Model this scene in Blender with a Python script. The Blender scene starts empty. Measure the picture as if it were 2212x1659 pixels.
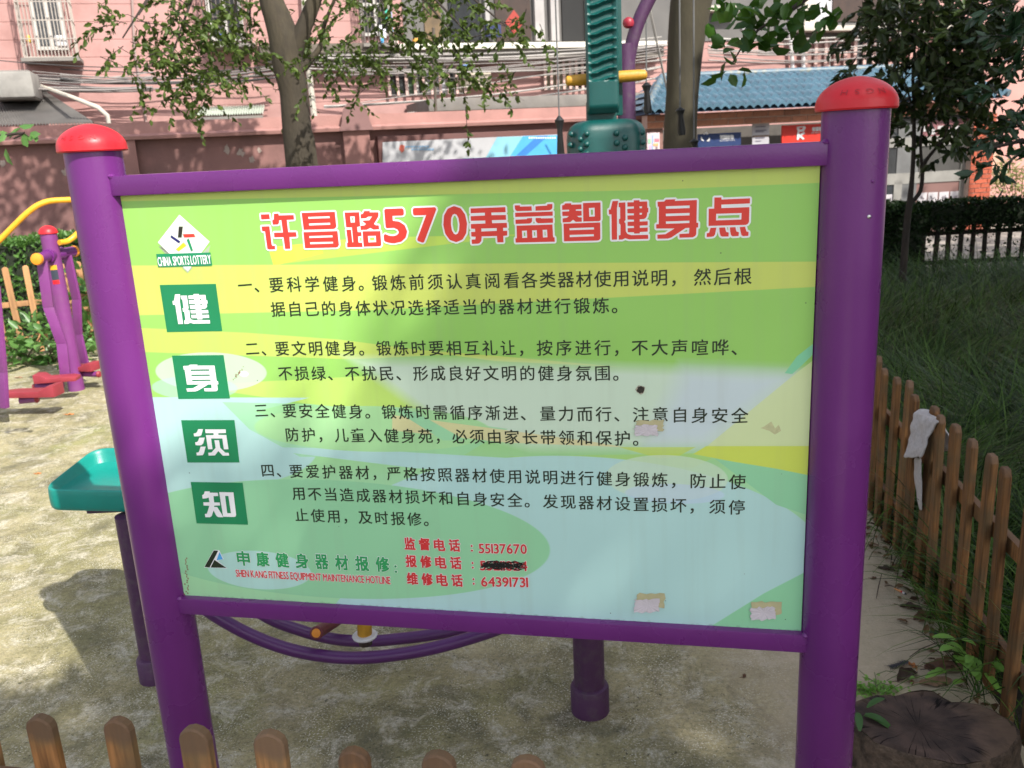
import bpy, bmesh, math, random
import numpy as np
from mathutils import Vector, Matrix, noise as mnoise
random.seed(7); rng = np.random.default_rng(11)
R = math.radians
scene = bpy.context.scene
COL = scene.collection

# ------------------------------------------------------------------ camera, world, sun, exposure
IMG_W, IMG_H, FOC = 2212.0, 1659.0, 1900.0
CAM_H, PITCH, ROLL = 1.6, R(14.96), R(-2.87)
c_fw = np.array([0, math.cos(PITCH), -math.sin(PITCH)])
c_r0 = np.array([1.0, 0, 0]); c_u0 = np.cross(c_r0, c_fw)
c_rt = math.cos(ROLL)*c_r0 + math.sin(ROLL)*c_u0
c_up = -math.sin(ROLL)*c_r0 + math.cos(ROLL)*c_u0
camd = bpy.data.cameras.new('camera'); cam = bpy.data.objects.new('camera', camd); COL.objects.link(cam)
cam.matrix_world = Matrix(((c_rt[0], c_up[0], -c_fw[0], 0), (c_rt[1], c_up[1], -c_fw[1], 0),
                           (c_rt[2], c_up[2], -c_fw[2], CAM_H), (0, 0, 0, 1)))
camd.sensor_width = 36; camd.lens = 36*FOC/IMG_W; camd.clip_start = .05; camd.clip_end = 500
camd.dof.use_dof = True; camd.dof.focus_distance = 1.75; camd.dof.aperture_fstop = 9.0
scene.camera = cam

SUN_AZ, SUN_EL = R(142), R(46)          # where the sun stands: azimuth from +Y clockwise (right, behind the camera)
w = bpy.data.worlds.new('World'); scene.world = w; w.use_nodes = True
nt = w.node_tree; sky = nt.nodes.new('ShaderNodeTexSky'); sky.sky_type = 'NISHITA'; sky.sun_disc = False
sky.sun_elevation = SUN_EL; sky.sun_rotation = SUN_AZ; sky.dust_density = 2.0; sky.air_density = 1.0
bg = nt.nodes['Background']; bg.inputs['Strength'].default_value = .13
hz = nt.nodes.new('ShaderNodeHueSaturation'); hz.inputs['Saturation'].default_value = .45      # thin cloud whitens the blue
nt.links.new(sky.outputs[0], hz.inputs['Color']); nt.links.new(hz.outputs[0], bg.inputs[0])
sd = bpy.data.lights.new('sun', 'SUN'); sd.energy = 3.3; sd.angle = R(.53); sd.color = (1, .95, .87)
sun = bpy.data.objects.new('sun', sd); COL.objects.link(sun)
sv = Vector((math.sin(SUN_AZ)*math.cos(SUN_EL), math.cos(SUN_AZ)*math.cos(SUN_EL), math.sin(SUN_EL)))
sun.rotation_euler = sv.to_track_quat('Z', 'Y').to_euler(); sun.location = (5, -8, 12)
scene.view_settings.view_transform = 'Standard'; scene.view_settings.look = 'None'
scene.view_settings.exposure = 1.2; scene.view_settings.gamma = 1
try: scene.view_settings.use_curve_mapping = False
except Exception: pass
scene.cycles.max_bounces = 6

# ------------------------------------------------------------------ placing helpers: rays of the surveyed viewpoint onto planes
def ray(x, y): return c_fw + c_rt*(x-IMG_W/2)/FOC - c_up*(y-IMG_H/2)/FOC
EYE = np.array([0, 0, CAM_H])
def G(x, y, z=0.0):
    d = ray(x, y); return EYE + d*((z-CAM_H)/d[2])
def atY(x, y, Y):
    d = ray(x, y); return EYE + d*(Y/d[1])
class Frame:      # a vertical plane: origin o, unit u along it, n towards the viewer; local coords (s, out, z)
    def __init__(s, o, ang):
        s.o = np.array([o[0], o[1], 0.0]); s.u = np.array([math.cos(ang), math.sin(ang), 0]); s.n = np.array([math.sin(ang), -math.cos(ang), 0])
    def hit(s, x, y, out=0.0):
        d = ray(x, y); p0 = s.o + s.n*out; t = ((p0-EYE)@s.n)/(d@s.n); p = EYE+d*t
        return float((p-s.o)@s.u), float(p[2])
    def w(s, a, out, z): return s.o + s.u*a + s.n*out + np.array([0, 0, z])

# ------------------------------------------------------------------ materials
MATS = {}
def sock(b, n): return b.inputs[n]
def mat(name, col, rough=.6, var=.12, vscale=6.0, bump=0.0, bscale=60.0, spec=.5, metal=0.0, dark=None, dscale=3.0, damt=.0,
        coord='Object', stretch=(1, 1, 1), coat=0.0, vary_obj=0.0):
    if name in MATS: return MATS[name]
    m = bpy.data.materials.new(name); m.use_nodes = True; t = m.node_tree; b = t.nodes['Principled BSDF']
    L = t.links.new
    tc = t.nodes.new('ShaderNodeTexCoord'); mp = t.nodes.new('ShaderNodeMapping'); mp.inputs['Scale'].default_value = stretch
    L(tc.outputs[coord], mp.inputs['Vector'])
    n = t.nodes.new('ShaderNodeTexNoise'); n.inputs['Scale'].default_value = vscale; n.inputs['Detail'].default_value = 6
    L(mp.outputs[0], n.inputs['Vector'])
    r = t.nodes.new('ShaderNodeMapRange'); r.inputs['From Min'].default_value = .3; r.inputs['From Max'].default_value = .7
    r.inputs['To Min'].default_value = 1-var; r.inputs['To Max'].default_value = 1+var; L(n.outputs[0], r.inputs[0])
    hs = t.nodes.new('ShaderNodeHueSaturation'); hs.inputs['Color'].default_value = (*col, 1); L(r.outputs[0], hs.inputs['Value'])
    out = hs.outputs[0]
    if vary_obj:
        oi = t.nodes.new('ShaderNodeObjectInfo'); q = t.nodes.new('ShaderNodeMapRange')
        q.inputs['To Min'].default_value = 1-vary_obj; q.inputs['To Max'].default_value = 1+vary_obj; L(oi.outputs['Random'], q.inputs[0])
        h2 = t.nodes.new('ShaderNodeHueSaturation'); L(out, h2.inputs['Color']); L(q.outputs[0], h2.inputs['Value']); out = h2.outputs[0]
    if dark is not None:
        n2 = t.nodes.new('ShaderNodeTexNoise'); n2.inputs['Scale'].default_value = dscale; n2.inputs['Detail'].default_value = 9; n2.inputs['Roughness'].default_value = .65
        L(mp.outputs[0], n2.inputs['Vector'])
        r2 = t.nodes.new('ShaderNodeMapRange'); r2.inputs['From Min'].default_value = .48; r2.inputs['From Max'].default_value = .66
        r2.inputs['To Max'].default_value = damt; L(n2.outputs[0], r2.inputs[0])
        mx = t.nodes.new('ShaderNodeMixRGB'); mx.inputs[2].default_value = (*dark, 1); L(r2.outputs[0], mx.inputs[0]); L(out, mx.inputs[1]); out = mx.outputs[0]
    L(out, b.inputs['Base Color'])
    rr = t.nodes.new('ShaderNodeMapRange'); rr.inputs['To Min'].default_value = max(.02, rough-.1); rr.inputs['To Max'].default_value = min(1, rough+.1)
    L(n.outputs[0], rr.inputs[0]); L(rr.outputs[0], b.inputs['Roughness'])
    b.inputs['Metallic'].default_value = metal; b.inputs['Specular IOR Level'].default_value = spec; b.inputs['Coat Weight'].default_value = coat
    b.inputs['Coat Roughness'].default_value = .15
    if bump:
        n3 = t.nodes.new('ShaderNodeTexNoise'); n3.inputs['Scale'].default_value = bscale; n3.inputs['Detail'].default_value = 5
        L(mp.outputs[0], n3.inputs['Vector'])
        bp = t.nodes.new('ShaderNodeBump'); bp.inputs['Strength'].default_value = min(1, bump); bp.inputs['Distance'].default_value = .01
        L(n3.outputs[0], bp.inputs['Height']); L(bp.outputs[0], b.inputs['Normal'])
    MATS[name] = m; return m
def leafmat(name, c1, c2, trans=.35, rough=.4, spec=.5):
    if name in MATS: return MATS[name]
    m = bpy.data.materials.new(name); m.use_nodes = True; t = m.node_tree; b = t.nodes['Principled BSDF']; L = t.links.new
    g = t.nodes.new('ShaderNodeNewGeometry'); rp = t.nodes.new('ShaderNodeValToRGB')
    rp.color_ramp.elements[0].color = (*c1, 1); rp.color_ramp.elements[1].color = (*c2, 1)
    L(g.outputs['Random Per Island'], rp.inputs[0]); L(rp.outputs[0], b.inputs['Base Color']); b.inputs['Roughness'].default_value = rough; b.inputs['Specular IOR Level'].default_value = spec
    tr = t.nodes.new('ShaderNodeBsdfTranslucent'); mx = t.nodes.new('ShaderNodeMixShader'); mx.inputs[0].default_value = trans
    h = t.nodes.new('ShaderNodeHueSaturation'); h.inputs['Value'].default_value = 1.5; h.inputs['Hue'].default_value = .48; L(rp.outputs[0], h.inputs['Color']); L(h.outputs[0], tr.inputs[0])
    L(b.outputs[0], mx.inputs[1]); L(tr.outputs[0], mx.inputs[2]); L(mx.outputs[0], t.nodes['Material Output'].inputs[0])
    MATS[name] = m; return m

# ------------------------------------------------------------------ mesh building
class MB:
    def __init__(s): s.v = []; s.f = []; s.mi = []; s.cur = 0
    def add(s, vs, fs):
        k = len(s.v); s.v += [tuple(map(float, p)) for p in vs]; s.f += [tuple(i+k for i in f) for f in fs]; s.mi += [s.cur]*len(fs); return s
    def box(s, a, b):
        x0, y0, z0 = a; x1, y1, z1 = b
        return s.add([(x0,y0,z0),(x1,y0,z0),(x1,y1,z0),(x0,y1,z0),(x0,y0,z1),(x1,y0,z1),(x1,y1,z1),(x0,y1,z1)],
                     [(0,3,2,1),(4,5,6,7),(0,1,5,4),(1,2,6,5),(2,3,7,6),(3,0,4,7)])
    def fbox(s, fr, s0, s1, o0, o1, z0, z1):     # box in a vertical frame
        P = [fr.w(a, o, z) for z in (z0, z1) for a, o in ((s0, o1), (s1, o1), (s1, o0), (s0, o0))]
        return s.add(P, [(0,3,2,1),(4,5,6,7),(0,1,5,4),(1,2,6,5),(2,3,7,6),(3,0,4,7)])
    def tube(s, pts, rad, n=12, cap=True, squash=None):
        pts = [Vector(p) for p in pts]; k = len(pts); rings = []; prev = None
        for i, p in enumerate(pts):
            t = (pts[min(i+1, k-1)]-pts[max(i-1, 0)]).normalized()
            if prev is None:
                a = Vector((0, 0, 1)) if abs(t.z) < .9 else Vector((1, 0, 0)); x = t.cross(a).normalized()
            else: x = (prev - t*prev.dot(t)).normalized()
            y = t.cross(x); prev = x; r = rad[i] if hasattr(rad, '__len__') else rad
            rings.append([p + (x*math.cos(2*math.pi*j/n) + y*math.sin(2*math.pi*j/n))*r for j in range(n)])
        vs = [q for rg in rings for q in rg]
        fs = [(i*n+j, i*n+(j+1) % n, (i+1)*n+(j+1) % n, (i+1)*n+j) for i in range(k-1) for j in range(n)]
        if cap: fs += [tuple(range(n))[::-1], tuple((k-1)*n+j for j in range(n))]
        return s.add(vs, fs)
    def lathe(s, o, prof, n=32, axis=Vector((0, 0, 1))):
        o = Vector(o); ax = Vector(axis).normalized(); a = Vector((1, 0, 0)) if abs(ax.x) < .9 else Vector((0, 1, 0))
        x = (a-ax*a.dot(ax)).normalized(); y = ax.cross(x); vs = []
        for r, h in prof: vs += [o+ax*h+(x*math.cos(2*math.pi*j/n)+y*math.sin(2*math.pi*j/n))*r for j in range(n)]
        k = len(prof)
        fs = [(i*n+j, i*n+(j+1) % n, (i+1)*n+(j+1) % n, (i+1)*n+j) for i in range(k-1) for j in range(n)]
        fs += [tuple(range(n))[::-1], tuple((k-1)*n+j for j in range(n))]
        return s.add(vs, fs)
    def prism(s, poly, e0, e1):       # poly: list of 3D points (planar), extruded from +e0 to +e1
        n = len(poly); e0 = np.array(e0); e1 = np.array(e1)
        return s.add([np.array(p)+e0 for p in poly]+[np.array(p)+e1 for p in poly],
                     [tuple(range(n))[::-1], tuple(range(n, 2*n))]+[(i, (i+1) % n, n+(i+1) % n, n+i) for i in range(n)])
    def mesh(s, name, mats, smooth=True, base=(0, 0, 0)):
        me = bpy.data.meshes.new(name); b = Vector(base)
        me.from_pydata([tuple(Vector(p)-b) for p in s.v], [], s.f)
        for m in (mats if isinstance(mats, (list, tuple)) else [mats]): me.materials.append(m)
        if any(s.mi): me.polygons.foreach_set('material_index', s.mi)
        bm = bmesh.new(); bm.from_mesh(me); bmesh.ops.recalc_face_normals(bm, faces=bm.faces); bm.to_mesh(me); bm.free()
        if smooth:
            me.polygons.foreach_set('use_smooth', [True]*len(me.polygons))
            try: me.set_sharp_from_angle(angle=R(38))
            except Exception: pass
        return me
def world_base(root):
    return root.matrix_world.translation if root else Vector()
def part(name, mb, m, parent=None, smooth=True, bev=0.0, label=None, kind=None, segs=2, world=True):
    """a mesh part; its points are given in world coordinates and stored relative to the parent's origin"""
    base = Vector((0, 0, 0)); q = parent
    while q is not None: base = base + Vector(q.location); q = q.parent
    me = mb.mesh(name, m, smooth, base if world else (0, 0, 0))
    if bev:
        bm = bmesh.new(); bm.from_mesh(me)
        eds = [e for e in bm.edges if len(e.link_faces) == 2 and e.calc_face_angle(0) > R(40)]
        bmesh.ops.bevel(bm, geom=eds, offset=bev, segments=segs, profile=.6, affect='EDGES', clamp_overlap=True); bm.to_mesh(me); bm.free()
        me.polygons.foreach_set('use_smooth', [True]*len(me.polygons))
        try: me.set_sharp_from_angle(angle=R(38))
        except Exception: pass
    o = bpy.data.objects.new(name, me); COL.objects.link(o)
    if parent is not None: o.parent = parent
    if label: o['label'] = label
    if kind: o['kind'] = kind
    return o
def thing(name, label, cat, loc, group=None, rz=0.0):
    o = bpy.data.objects.new(name, None); COL.objects.link(o); o.location = tuple(map(float, loc)); o.rotation_euler = (0, 0, rz)
    o.empty_display_size = .1; o['label'] = label; o['category'] = cat
    if group: o['group'] = group
    return o
def tag(o, label, cat, group=None):
    o['label'] = label; o['category'] = cat
    if group: o['group'] = group
    return o
def struct(o): o['kind'] = 'structure'; return o
def npmesh(name, V, F, mats, parent=None, smooth=False, kind=None, label=None):
    """V (n,3), F (m,k) arrays in world coordinates"""
    base = np.zeros(3); q = parent
    while q is not None: base = base+np.array(q.location); q = q.parent
    me = bpy.data.meshes.new(name); V = V-base
    me.vertices.add(len(V)); me.vertices.foreach_set('co', V.astype(np.float32).ravel())
    k = F.shape[1]; me.loops.add(F.size); me.loops.foreach_set('vertex_index', F.astype(np.int32).ravel())
    me.polygons.add(len(F)); me.polygons.foreach_set('loop_start', np.arange(0, F.size, k, dtype=np.int32)); 
    try: me.polygons.foreach_set('loop_total', np.full(len(F), k, dtype=np.int32))
    except Exception: pass
    me.update(calc_edges=True); me.validate()
    for m in (mats if isinstance(mats, (list, tuple)) else [mats]): me.materials.append(m)
    if smooth: me.polygons.foreach_set('use_smooth', [True]*len(me.polygons))
    o = bpy.data.objects.new(name, me); COL.objects.link(o)
    if parent is not None: o.parent = parent
    if kind: o['kind'] = kind
    if label: o['label'] = label
    return o
def unit(a): return a/np.maximum(np.linalg.norm(a, axis=-1, keepdims=True), 1e-9)
def leaf_arrays(P, D, L, wid=.5, fold=.25, flat=None):
    """folded leaves: P bases, D directions, L lengths -> V, F (quads)"""
    n = len(P); D = unit(D); up = rng.normal(size=(n, 3)); 
    if flat is not None: up = up*(1-flat)+np.array([0, 0, 1.6])*flat
    S = unit(np.cross(D, up)); N = np.cross(S, D); L = np.asarray(L).reshape(-1, 1)*np.ones((n, 1)); W = L*wid*.5
    b = P; t = P+D*L - N*L*.12; m1 = P+D*L*.32; m2 = P+D*L*.72 - N*L*.03
    l1 = m1+S*W*.92+N*W*fold; l2 = m2+S*W*.72+N*W*fold; r1 = m1-S*W*.92+N*W*fold; r2 = m2-S*W*.72+N*W*fold
    V = np.stack([b, l1, l2, t, r2, r1], 1).reshape(-1, 3); k = np.arange(n)[:, None]*6
    F = np.concatenate([k+np.array([[0, 1, 2, 3]]), k+np.array([[0, 3, 4, 5]])], 0)
    return V, F
def leaves(name, P, D, L, m, parent, wid=.5, flat=None, kind=None):
    V, F = leaf_arrays(np.asarray(P), np.asarray(D), L, wid, flat=flat); return npmesh(name, V, F, m, parent, kind=kind)

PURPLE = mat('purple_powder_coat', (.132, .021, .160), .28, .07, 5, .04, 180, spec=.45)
def chips(m):      # tiny paint chips and grime specks
    t = m.node_tree; b = t.nodes['Principled BSDF']; src = b.inputs['Base Color'].links[0].from_socket; L = t.links.new
    tc = t.nodes.new('ShaderNodeTexCoord')
    for sc, lo, hi, col, am in ((38, .735, .76, (.20, .17, .17), .7), (150, .70, .76, (.05, .03, .05), .5)):
        n = t.nodes.new('ShaderNodeTexNoise'); n.inputs['Scale'].default_value = sc; n.inputs['Detail'].default_value = 7; n.inputs['Roughness'].default_value = .7; L(tc.outputs['Object'], n.inputs[0])
        r = t.nodes.new('ShaderNodeMapRange'); r.inputs['From Min'].default_value = lo; r.inputs['From Max'].default_value = hi; r.inputs['To Max'].default_value = am; L(n.outputs[0], r.inputs[0])
        x = t.nodes.new('ShaderNodeMixRGB'); x.inputs[2].default_value = (*col, 1); L(r.outputs[0], x.inputs[0]); L(src, x.inputs[1]); src = x.outputs[0]
    L(src, b.inputs['Base Color'])
chips(PURPLE)
PURPLE_WORN = mat('worn_purple_powder_coat', (.18, .035, .18), .5, .1, 6, .1, 150, dark=(.20, .10, .17), dscale=5, damt=.3)
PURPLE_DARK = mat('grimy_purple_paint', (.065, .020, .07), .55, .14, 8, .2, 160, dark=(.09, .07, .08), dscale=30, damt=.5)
RED_CAP = mat('red_plastic', (.56, .018, .028), .40, .06, 12, .04, 200, spec=.35, dark=(.5, .09, .09), dscale=20, damt=.12)
RED_PEDAL = mat('faded_red_plastic', (.27, .03, .045), .5, .12, 12)
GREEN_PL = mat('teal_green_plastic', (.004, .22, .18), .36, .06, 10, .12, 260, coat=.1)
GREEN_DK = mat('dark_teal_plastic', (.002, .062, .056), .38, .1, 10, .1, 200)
YELLOW = mat('yellow_paint', (.75, .36, .02), .4, .08, 12)
YELLOW_D = mat('ochre_grip', (.48, .25, .02), .5, .15, 40, .2, 120)
ORANGE = mat('orange_plastic', (.75, .27, .02), .45)
BLACK = mat('black_rubber', (.012, .012, .013), .5)
WHITE_PL = mat('white_plastic', (.6, .6, .6), .5, .1)
STEEL = mat('brushed_steel', (.55, .55, .54), .35, .1, metal=.9)

def wood_mat(name, col, tip):
    m = bpy.data.materials.new(name); m.use_nodes = True; t = m.node_tree; b = t.nodes['Principled BSDF']; L = t.links.new
    tc = t.nodes.new('ShaderNodeTexCoord'); oi = t.nodes.new('ShaderNodeObjectInfo')
    ad = t.nodes.new('ShaderNodeVectorMath'); ad.operation = 'ADD'; L(tc.outputs['Object'], ad.inputs[0]); L(oi.outputs['Location'], ad.inputs[1])
    mp = t.nodes.new('ShaderNodeMapping'); mp.inputs['Scale'].default_value = (1, 1, .07); L(ad.outputs[0], mp.inputs[0])
    n = t.nodes.new('ShaderNodeTexNoise'); n.inputs['Scale'].default_value = 110; n.inputs['Detail'].default_value = 7; L(mp.outputs[0], n.inputs[0])
    n2 = t.nodes.new('ShaderNodeTexNoise'); n2.inputs['Scale'].default_value = 9; n2.inputs['Detail'].default_value = 6; L(ad.outputs[0], n2.inputs[0])
    rp = t.nodes.new('ShaderNodeValToRGB'); e = rp.color_ramp.elements
    e[0].position = .32; e[0].color = (col[0]*.45, col[1]*.45, col[2]*.5, 1); e[1].position = .66; e[1].color = (*[c*1.25 for c in col], 1)
    L(n.outputs[0], rp.inputs[0])
    r2 = t.nodes.new('ShaderNodeMapRange'); r2.inputs['From Min'].default_value = .42; r2.inputs['From Max'].default_value = .62; r2.inputs['To Max'].default_value = .75; L(n2.outputs[0], r2.inputs[0])
    mx = t.nodes.new('ShaderNodeMixRGB'); mx.inputs[2].default_value = (col[0]*.5, col[1]*.75, col[2]*1.1, 1); L(r2.outputs[0], mx.inputs[0]); L(rp.outputs[0], mx.inputs[1])
    # grey weathering on the cut tip (Generated z near 1)
    sp = t.nodes.new('ShaderNodeSeparateXYZ'); L(tc.outputs['Generated'], sp.inputs[0])
    am = t.nodes.new('ShaderNodeMath'); am.operation = 'MULTIPLY_ADD'; am.inputs[1].default_value = .12; L(n2.outputs[0], am.inputs[0]); L(sp.outputs[2], am.inputs[2])
    r3 = t.nodes.new('ShaderNodeMapRange'); r3.inputs['From Min'].default_value = tip; r3.inputs['From Max'].default_value = tip+.03; r3.inputs['To Max'].default_value = .8; L(am.outputs[0], r3.inputs[0])
    m2 = t.nodes.new('ShaderNodeMixRGB'); m2.inputs[2].default_value = (.14, .085, .055, 1); L(r3.outputs[0], m2.inputs[0]); L(mx.outputs[0], m2.inputs[1])
    vr = t.nodes.new('ShaderNodeMapRange'); vr.inputs['To Min'].default_value = .75; vr.inputs['To Max'].default_value = 1.25; L(oi.outputs['Random'], vr.inputs[0])
    hs = t.nodes.new('ShaderNodeHueSaturation'); L(vr.outputs[0], hs.inputs['Value']); L(m2.outputs[0], hs.inputs['Color'])
    L(hs.outputs[0], b.inputs['Base Color']); b.inputs['Roughness'].default_value = .75; b.inputs['Specular IOR Level'].default_value = .25
    bp = t.nodes.new('ShaderNodeBump'); bp.inputs['Strength'].default_value = .6; bp.inputs['Distance'].default_value = .002; L(n.outputs[0], bp.inputs['Height']); L(bp.outputs[0], b.inputs['Normal'])
    MATS[name] = m; return m
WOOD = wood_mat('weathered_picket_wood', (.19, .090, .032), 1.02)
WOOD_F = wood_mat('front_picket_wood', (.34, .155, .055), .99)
WOOD_DK = wood_mat('shade_tone_picket_wood', (.025, .016, .011), 2)  # near-black copy of the picket wood, shade put into its colour

# ------------------------------------------------------------------ THE GROUND
def ground_mat():
    m = bpy.data.materials.new('mossy_concrete'); m.use_nodes = True; t = m.node_tree; b = t.nodes['Principled BSDF']; L = t.links.new
    tc = t.nodes.new('ShaderNodeTexCoord')
    def noise(sc, det=8, ro=.6, dist=0):
        n = t.nodes.new('ShaderNodeTexNoise'); n.inputs['Scale'].default_value = sc; n.inputs['Detail'].default_value = det
        n.inputs['Roughness'].default_value = ro; n.inputs['Distortion'].default_value = dist; L(tc.outputs['Object'], n.inputs[0]); return n.outputs[0]
    def rng_(s, a, b_, c=0, d=1):
        r = t.nodes.new('ShaderNodeMapRange'); r.inputs['From Min'].default_value = a; r.inputs['From Max'].default_value = b_
        r.inputs['To Min'].default_value = c; r.inputs['To Max'].default_value = d; L(s, r.inputs[0]); return r.outputs[0]
    def mix(f, a, bb, typ='MIX'):
        x = t.nodes.new('ShaderNodeMixRGB'); x.blend_type = typ
        for i, q in ((0, f), (1, a), (2, bb)):
            if isinstance(q, (int, float)): x.inputs[i].default_value = q
            elif isinstance(q, tuple): x.inputs[i].default_value = (*q, 1)
            else: L(q, x.inputs[i])
        return x.outputs[0]
    base = mix(rng_(noise(1.1, 6), .35, .65), (.50, .43, .265), (.36, .315, .185))
    moss = mix(rng_(noise(5, 8), .3, .7), (.25, .235, .10), (.33, .30, .145))
    c = mix(rng_(noise(.9, 9, .62, .4), .42, .6, .15, .85), base, moss)
    green = mix(rng_(noise(1.6, 9, .6), .55, .72, 0, .8), c, (.21, .24, .055))
    mid = mix(rng_(noise(4.5, 12, .78, .6), .44, .60, 0, .62), green, (.125, .120, .062))
    dk2 = mix(rng_(noise(1.9, 11, .7, 1.2), .50, .64, 0, .85), mid, (.125, .115, .075))
    pale = mix(rng_(noise(7.5, 12, .85, .5), .50, .60, 0, .85), dk2, (.55, .51, .41))
    fine = mix(rng_(noise(70, 6, .8), .45, .68, 0, .6), pale, (.10, .098, .055))
    def both(a, b_):
        q = t.nodes.new('ShaderNodeMath'); q.operation = 'MULTIPLY'; L(a, q.inputs[0]); L(b_, q.inputs[1]); return q.outputs[0]
    spk = mix(both(rng_(noise(160, 3, .6), .56, .62), rng_(noise(6, 9, .8), .46, .58, .12, .95)), fine, (.66, .63, .53))
    spk = mix(both(rng_(noise(95, 3, .6, .5), .60, .66), rng_(noise(9, 8, .7), .42, .58, .1, .8)), spk, (.045, .045, .03))
    sx = t.nodes.new('ShaderNodeSeparateXYZ'); L(tc.outputs['Object'], sx.inputs[0])      # paler strip along the bed fence: less moss, and brighter light put in
    wn = t.nodes.new('ShaderNodeMath'); wn.operation = 'MULTIPLY_ADD'; wn.inputs[1].default_value = .9; L(noise(1.7, 7), wn.inputs[0]); L(sx.outputs[0], wn.inputs[2])
    clean_lit = mix(rng_(noise(30, 6, .7), .35, .65, 0, .5), (.56, .47, .345), (.40, .34, .25))
    spk = mix(rng_(wn.outputs[0], 1.0, 1.35, 0, .85), spk, clean_lit)
    L(spk, b.inputs['Base Color']); b.inputs['Roughness'].default_value = .92; b.inputs['Specular IOR Level'].default_value = .2
    bp = t.nodes.new('ShaderNodeBump'); bp.inputs['Strength'].default_value = .8; bp.inputs['Distance'].default_value = .008
    hh = t.nodes.new('ShaderNodeMath'); hh.operation = 'ADD'; L(noise(90, 6, .7), hh.inputs[0]); L(noise(14, 6), hh.inputs[1])
    L(hh.outputs[0], bp.inputs['Height']); L(bp.outputs[0], b.inputs['Normal']); return m
CONC = ground_mat()
SOIL = mat('damp_soil', (.02, .016, .011), .95, .3, 20, .8, 60)
STREET = mat('pale_street_concrete', (.27, .24, .21), .85, .12, 2, .2, 40, dark=(.28, .25, .22), dscale=1.5, damt=.6)
def grid_sheet(name, x0, x1, y0, y1, z, m, n=1):
    mb = MB(); xs = np.linspace(x0, x1, n+1); ys = np.linspace(y0, y1, n+1)
    mb.add([(x, y, z) for y in ys for x in xs], [(j*(n+1)+i, j*(n+1)+i+1, (j+1)*(n+1)+i+1, (j+1)*(n+1)+i) for j in range(n) for i in range(n)])
    return part(name, mb, m, smooth=False)
struct(grid_sheet('ground', -60, 60, -50, 90, -.008, SOIL))

# fence line of the planted bed on the right (from the picket tops, 0.67 m high)
tops = [(455,690),(500,730),(548,770),(603,818),(655,885),(722,933),(790,985),(845,1035),(930,1105),(1018,1180),(1118,1265)]
FT = [G((3100+a/1.2758)*.5486, (900+b/1.2758)*.5486, .67)[:2] for a, b in tops]
fa, fb = np.mean(FT[:3], 0), np.mean(FT[-3:], 0); fdir = (fa-fb)/np.linalg.norm(fa-fb)
FENCE_P = lambda y: fb + fdir*((y-fb[1])/fdir[1])
pav = MB(); e1, e2 = FENCE_P(-3), FENCE_P(9.45)
pav.add([(-60, -12, 0), (e1[0]+.02, -12, 0), (e1[0]+.02, -3, 0), (e2[0]+.02, 9.45, 0), (e2[0]+.02, 9.9, 0), (-60, 9.9, 0)], [(0, 1, 2, 3, 4, 5)])
struct(part('concrete_paving', pav, CONC, smooth=False))
struct(grid_sheet('street', -60, 60, 9.9, 40, -.004, STREET))

# ------------------------------------------------------------------ THE SIGN
SA = R(11.96); SW, SH = 1.4, .934; SX0 = -.822; SD = 1.732; ZT = 1.546; ZB = ZT-SH
SGN = Frame((0, SD), -SA)                         # s along the sign, n towards the viewer
PB = Vector(SGN.w(SX0, 0, 0))
sign = thing('notice_sign', 'purple framed fitness park notice sign with red domed post caps and green printed panel', 'sign', PB, rz=-SA)
def spart(name, mb, m, parent=None, **k):        # local sign coords: x along, y away from viewer, z up
    return part(name, mb, m, parent or sign, world=False, **k)
PR = .0575
XL, XR = -.056, SW+.062
for x in (XL, XR):
    mb = MB(); mb.tube([(x, .012, -.05), (x, .012, .5), (x, .012, 1.0), (x, .012, 1.646)], PR, 56)
    po = spart('post', mb, PURPLE)
    mb = MB(); prof = [(.0585, -.003), (.0675, -.006), (.0695, -.003), (.0690, .003)] + [(.0690*math.cos(a)**1.12, .003+.048*math.sin(a)) for a in np.linspace(.12, 1.52, 14)]
    mb.lathe((x, .012, 1.642), prof, 56)
    cp = spart('cap', mb, RED_CAP, po)
mb = MB(); mb.box((XL+.045, -.018, ZT-.002), (XR-.045, .024, ZT+.040)); spart('top_rail', mb, PURPLE, bev=.004)
mb = MB(); mb.box((XL+.045, -.018, ZB-.040), (XR-.045, .024, ZB+.001)); spart('bottom_rail', mb, PURPLE, bev=.004)
for x, sx in ((XL+.045, 1), (XR-.045, -1)):
    for z in (ZT+.038, ZB-.002):
        mb = MB(); mb.lathe((x+.006*sx, -.012, z), [(.001, -.005), (.008, -.003), (.009, .001), (.004, .006)], 10); spart('weld_bead', mb, PURPLE)
mb = MB(); mb.box((-.004, .004, ZB+.001), (SW+.004, .0075, ZT-.002)); mb2 = MB(); mb2.box((-.02, .0085, ZB), (SW+.02, .02, ZT-.003))
spart('backing_sheet', mb2, mat('dark_backing', (.03, .028, .03), .6))

# --- homography photo -> panel metres (x right, z down from the top edge)
CN = [((258.3, 417), (0, 0)), ((1764, 358), (SW, 0)), ((1731, 1363), (SW, -SH)), ((399, 1286), (0, -SH))]
A = []; bb = []
for (x, y), (X, Y) in CN:
    A.append([x, y, 1, 0, 0, 0, -X*x, -X*y]); bb.append(X); A.append([0, 0, 0, x, y, 1, -Y*x, -Y*y]); bb.append(Y)
hm = np.linalg.solve(np.array(A), np.array(bb)); HM = np.append(hm, 1).reshape(3, 3)
def pn(x, y):
    q = HM @ np.array([x, y, 1.0]); return q[0]/q[2], q[1]/q[2]

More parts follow.
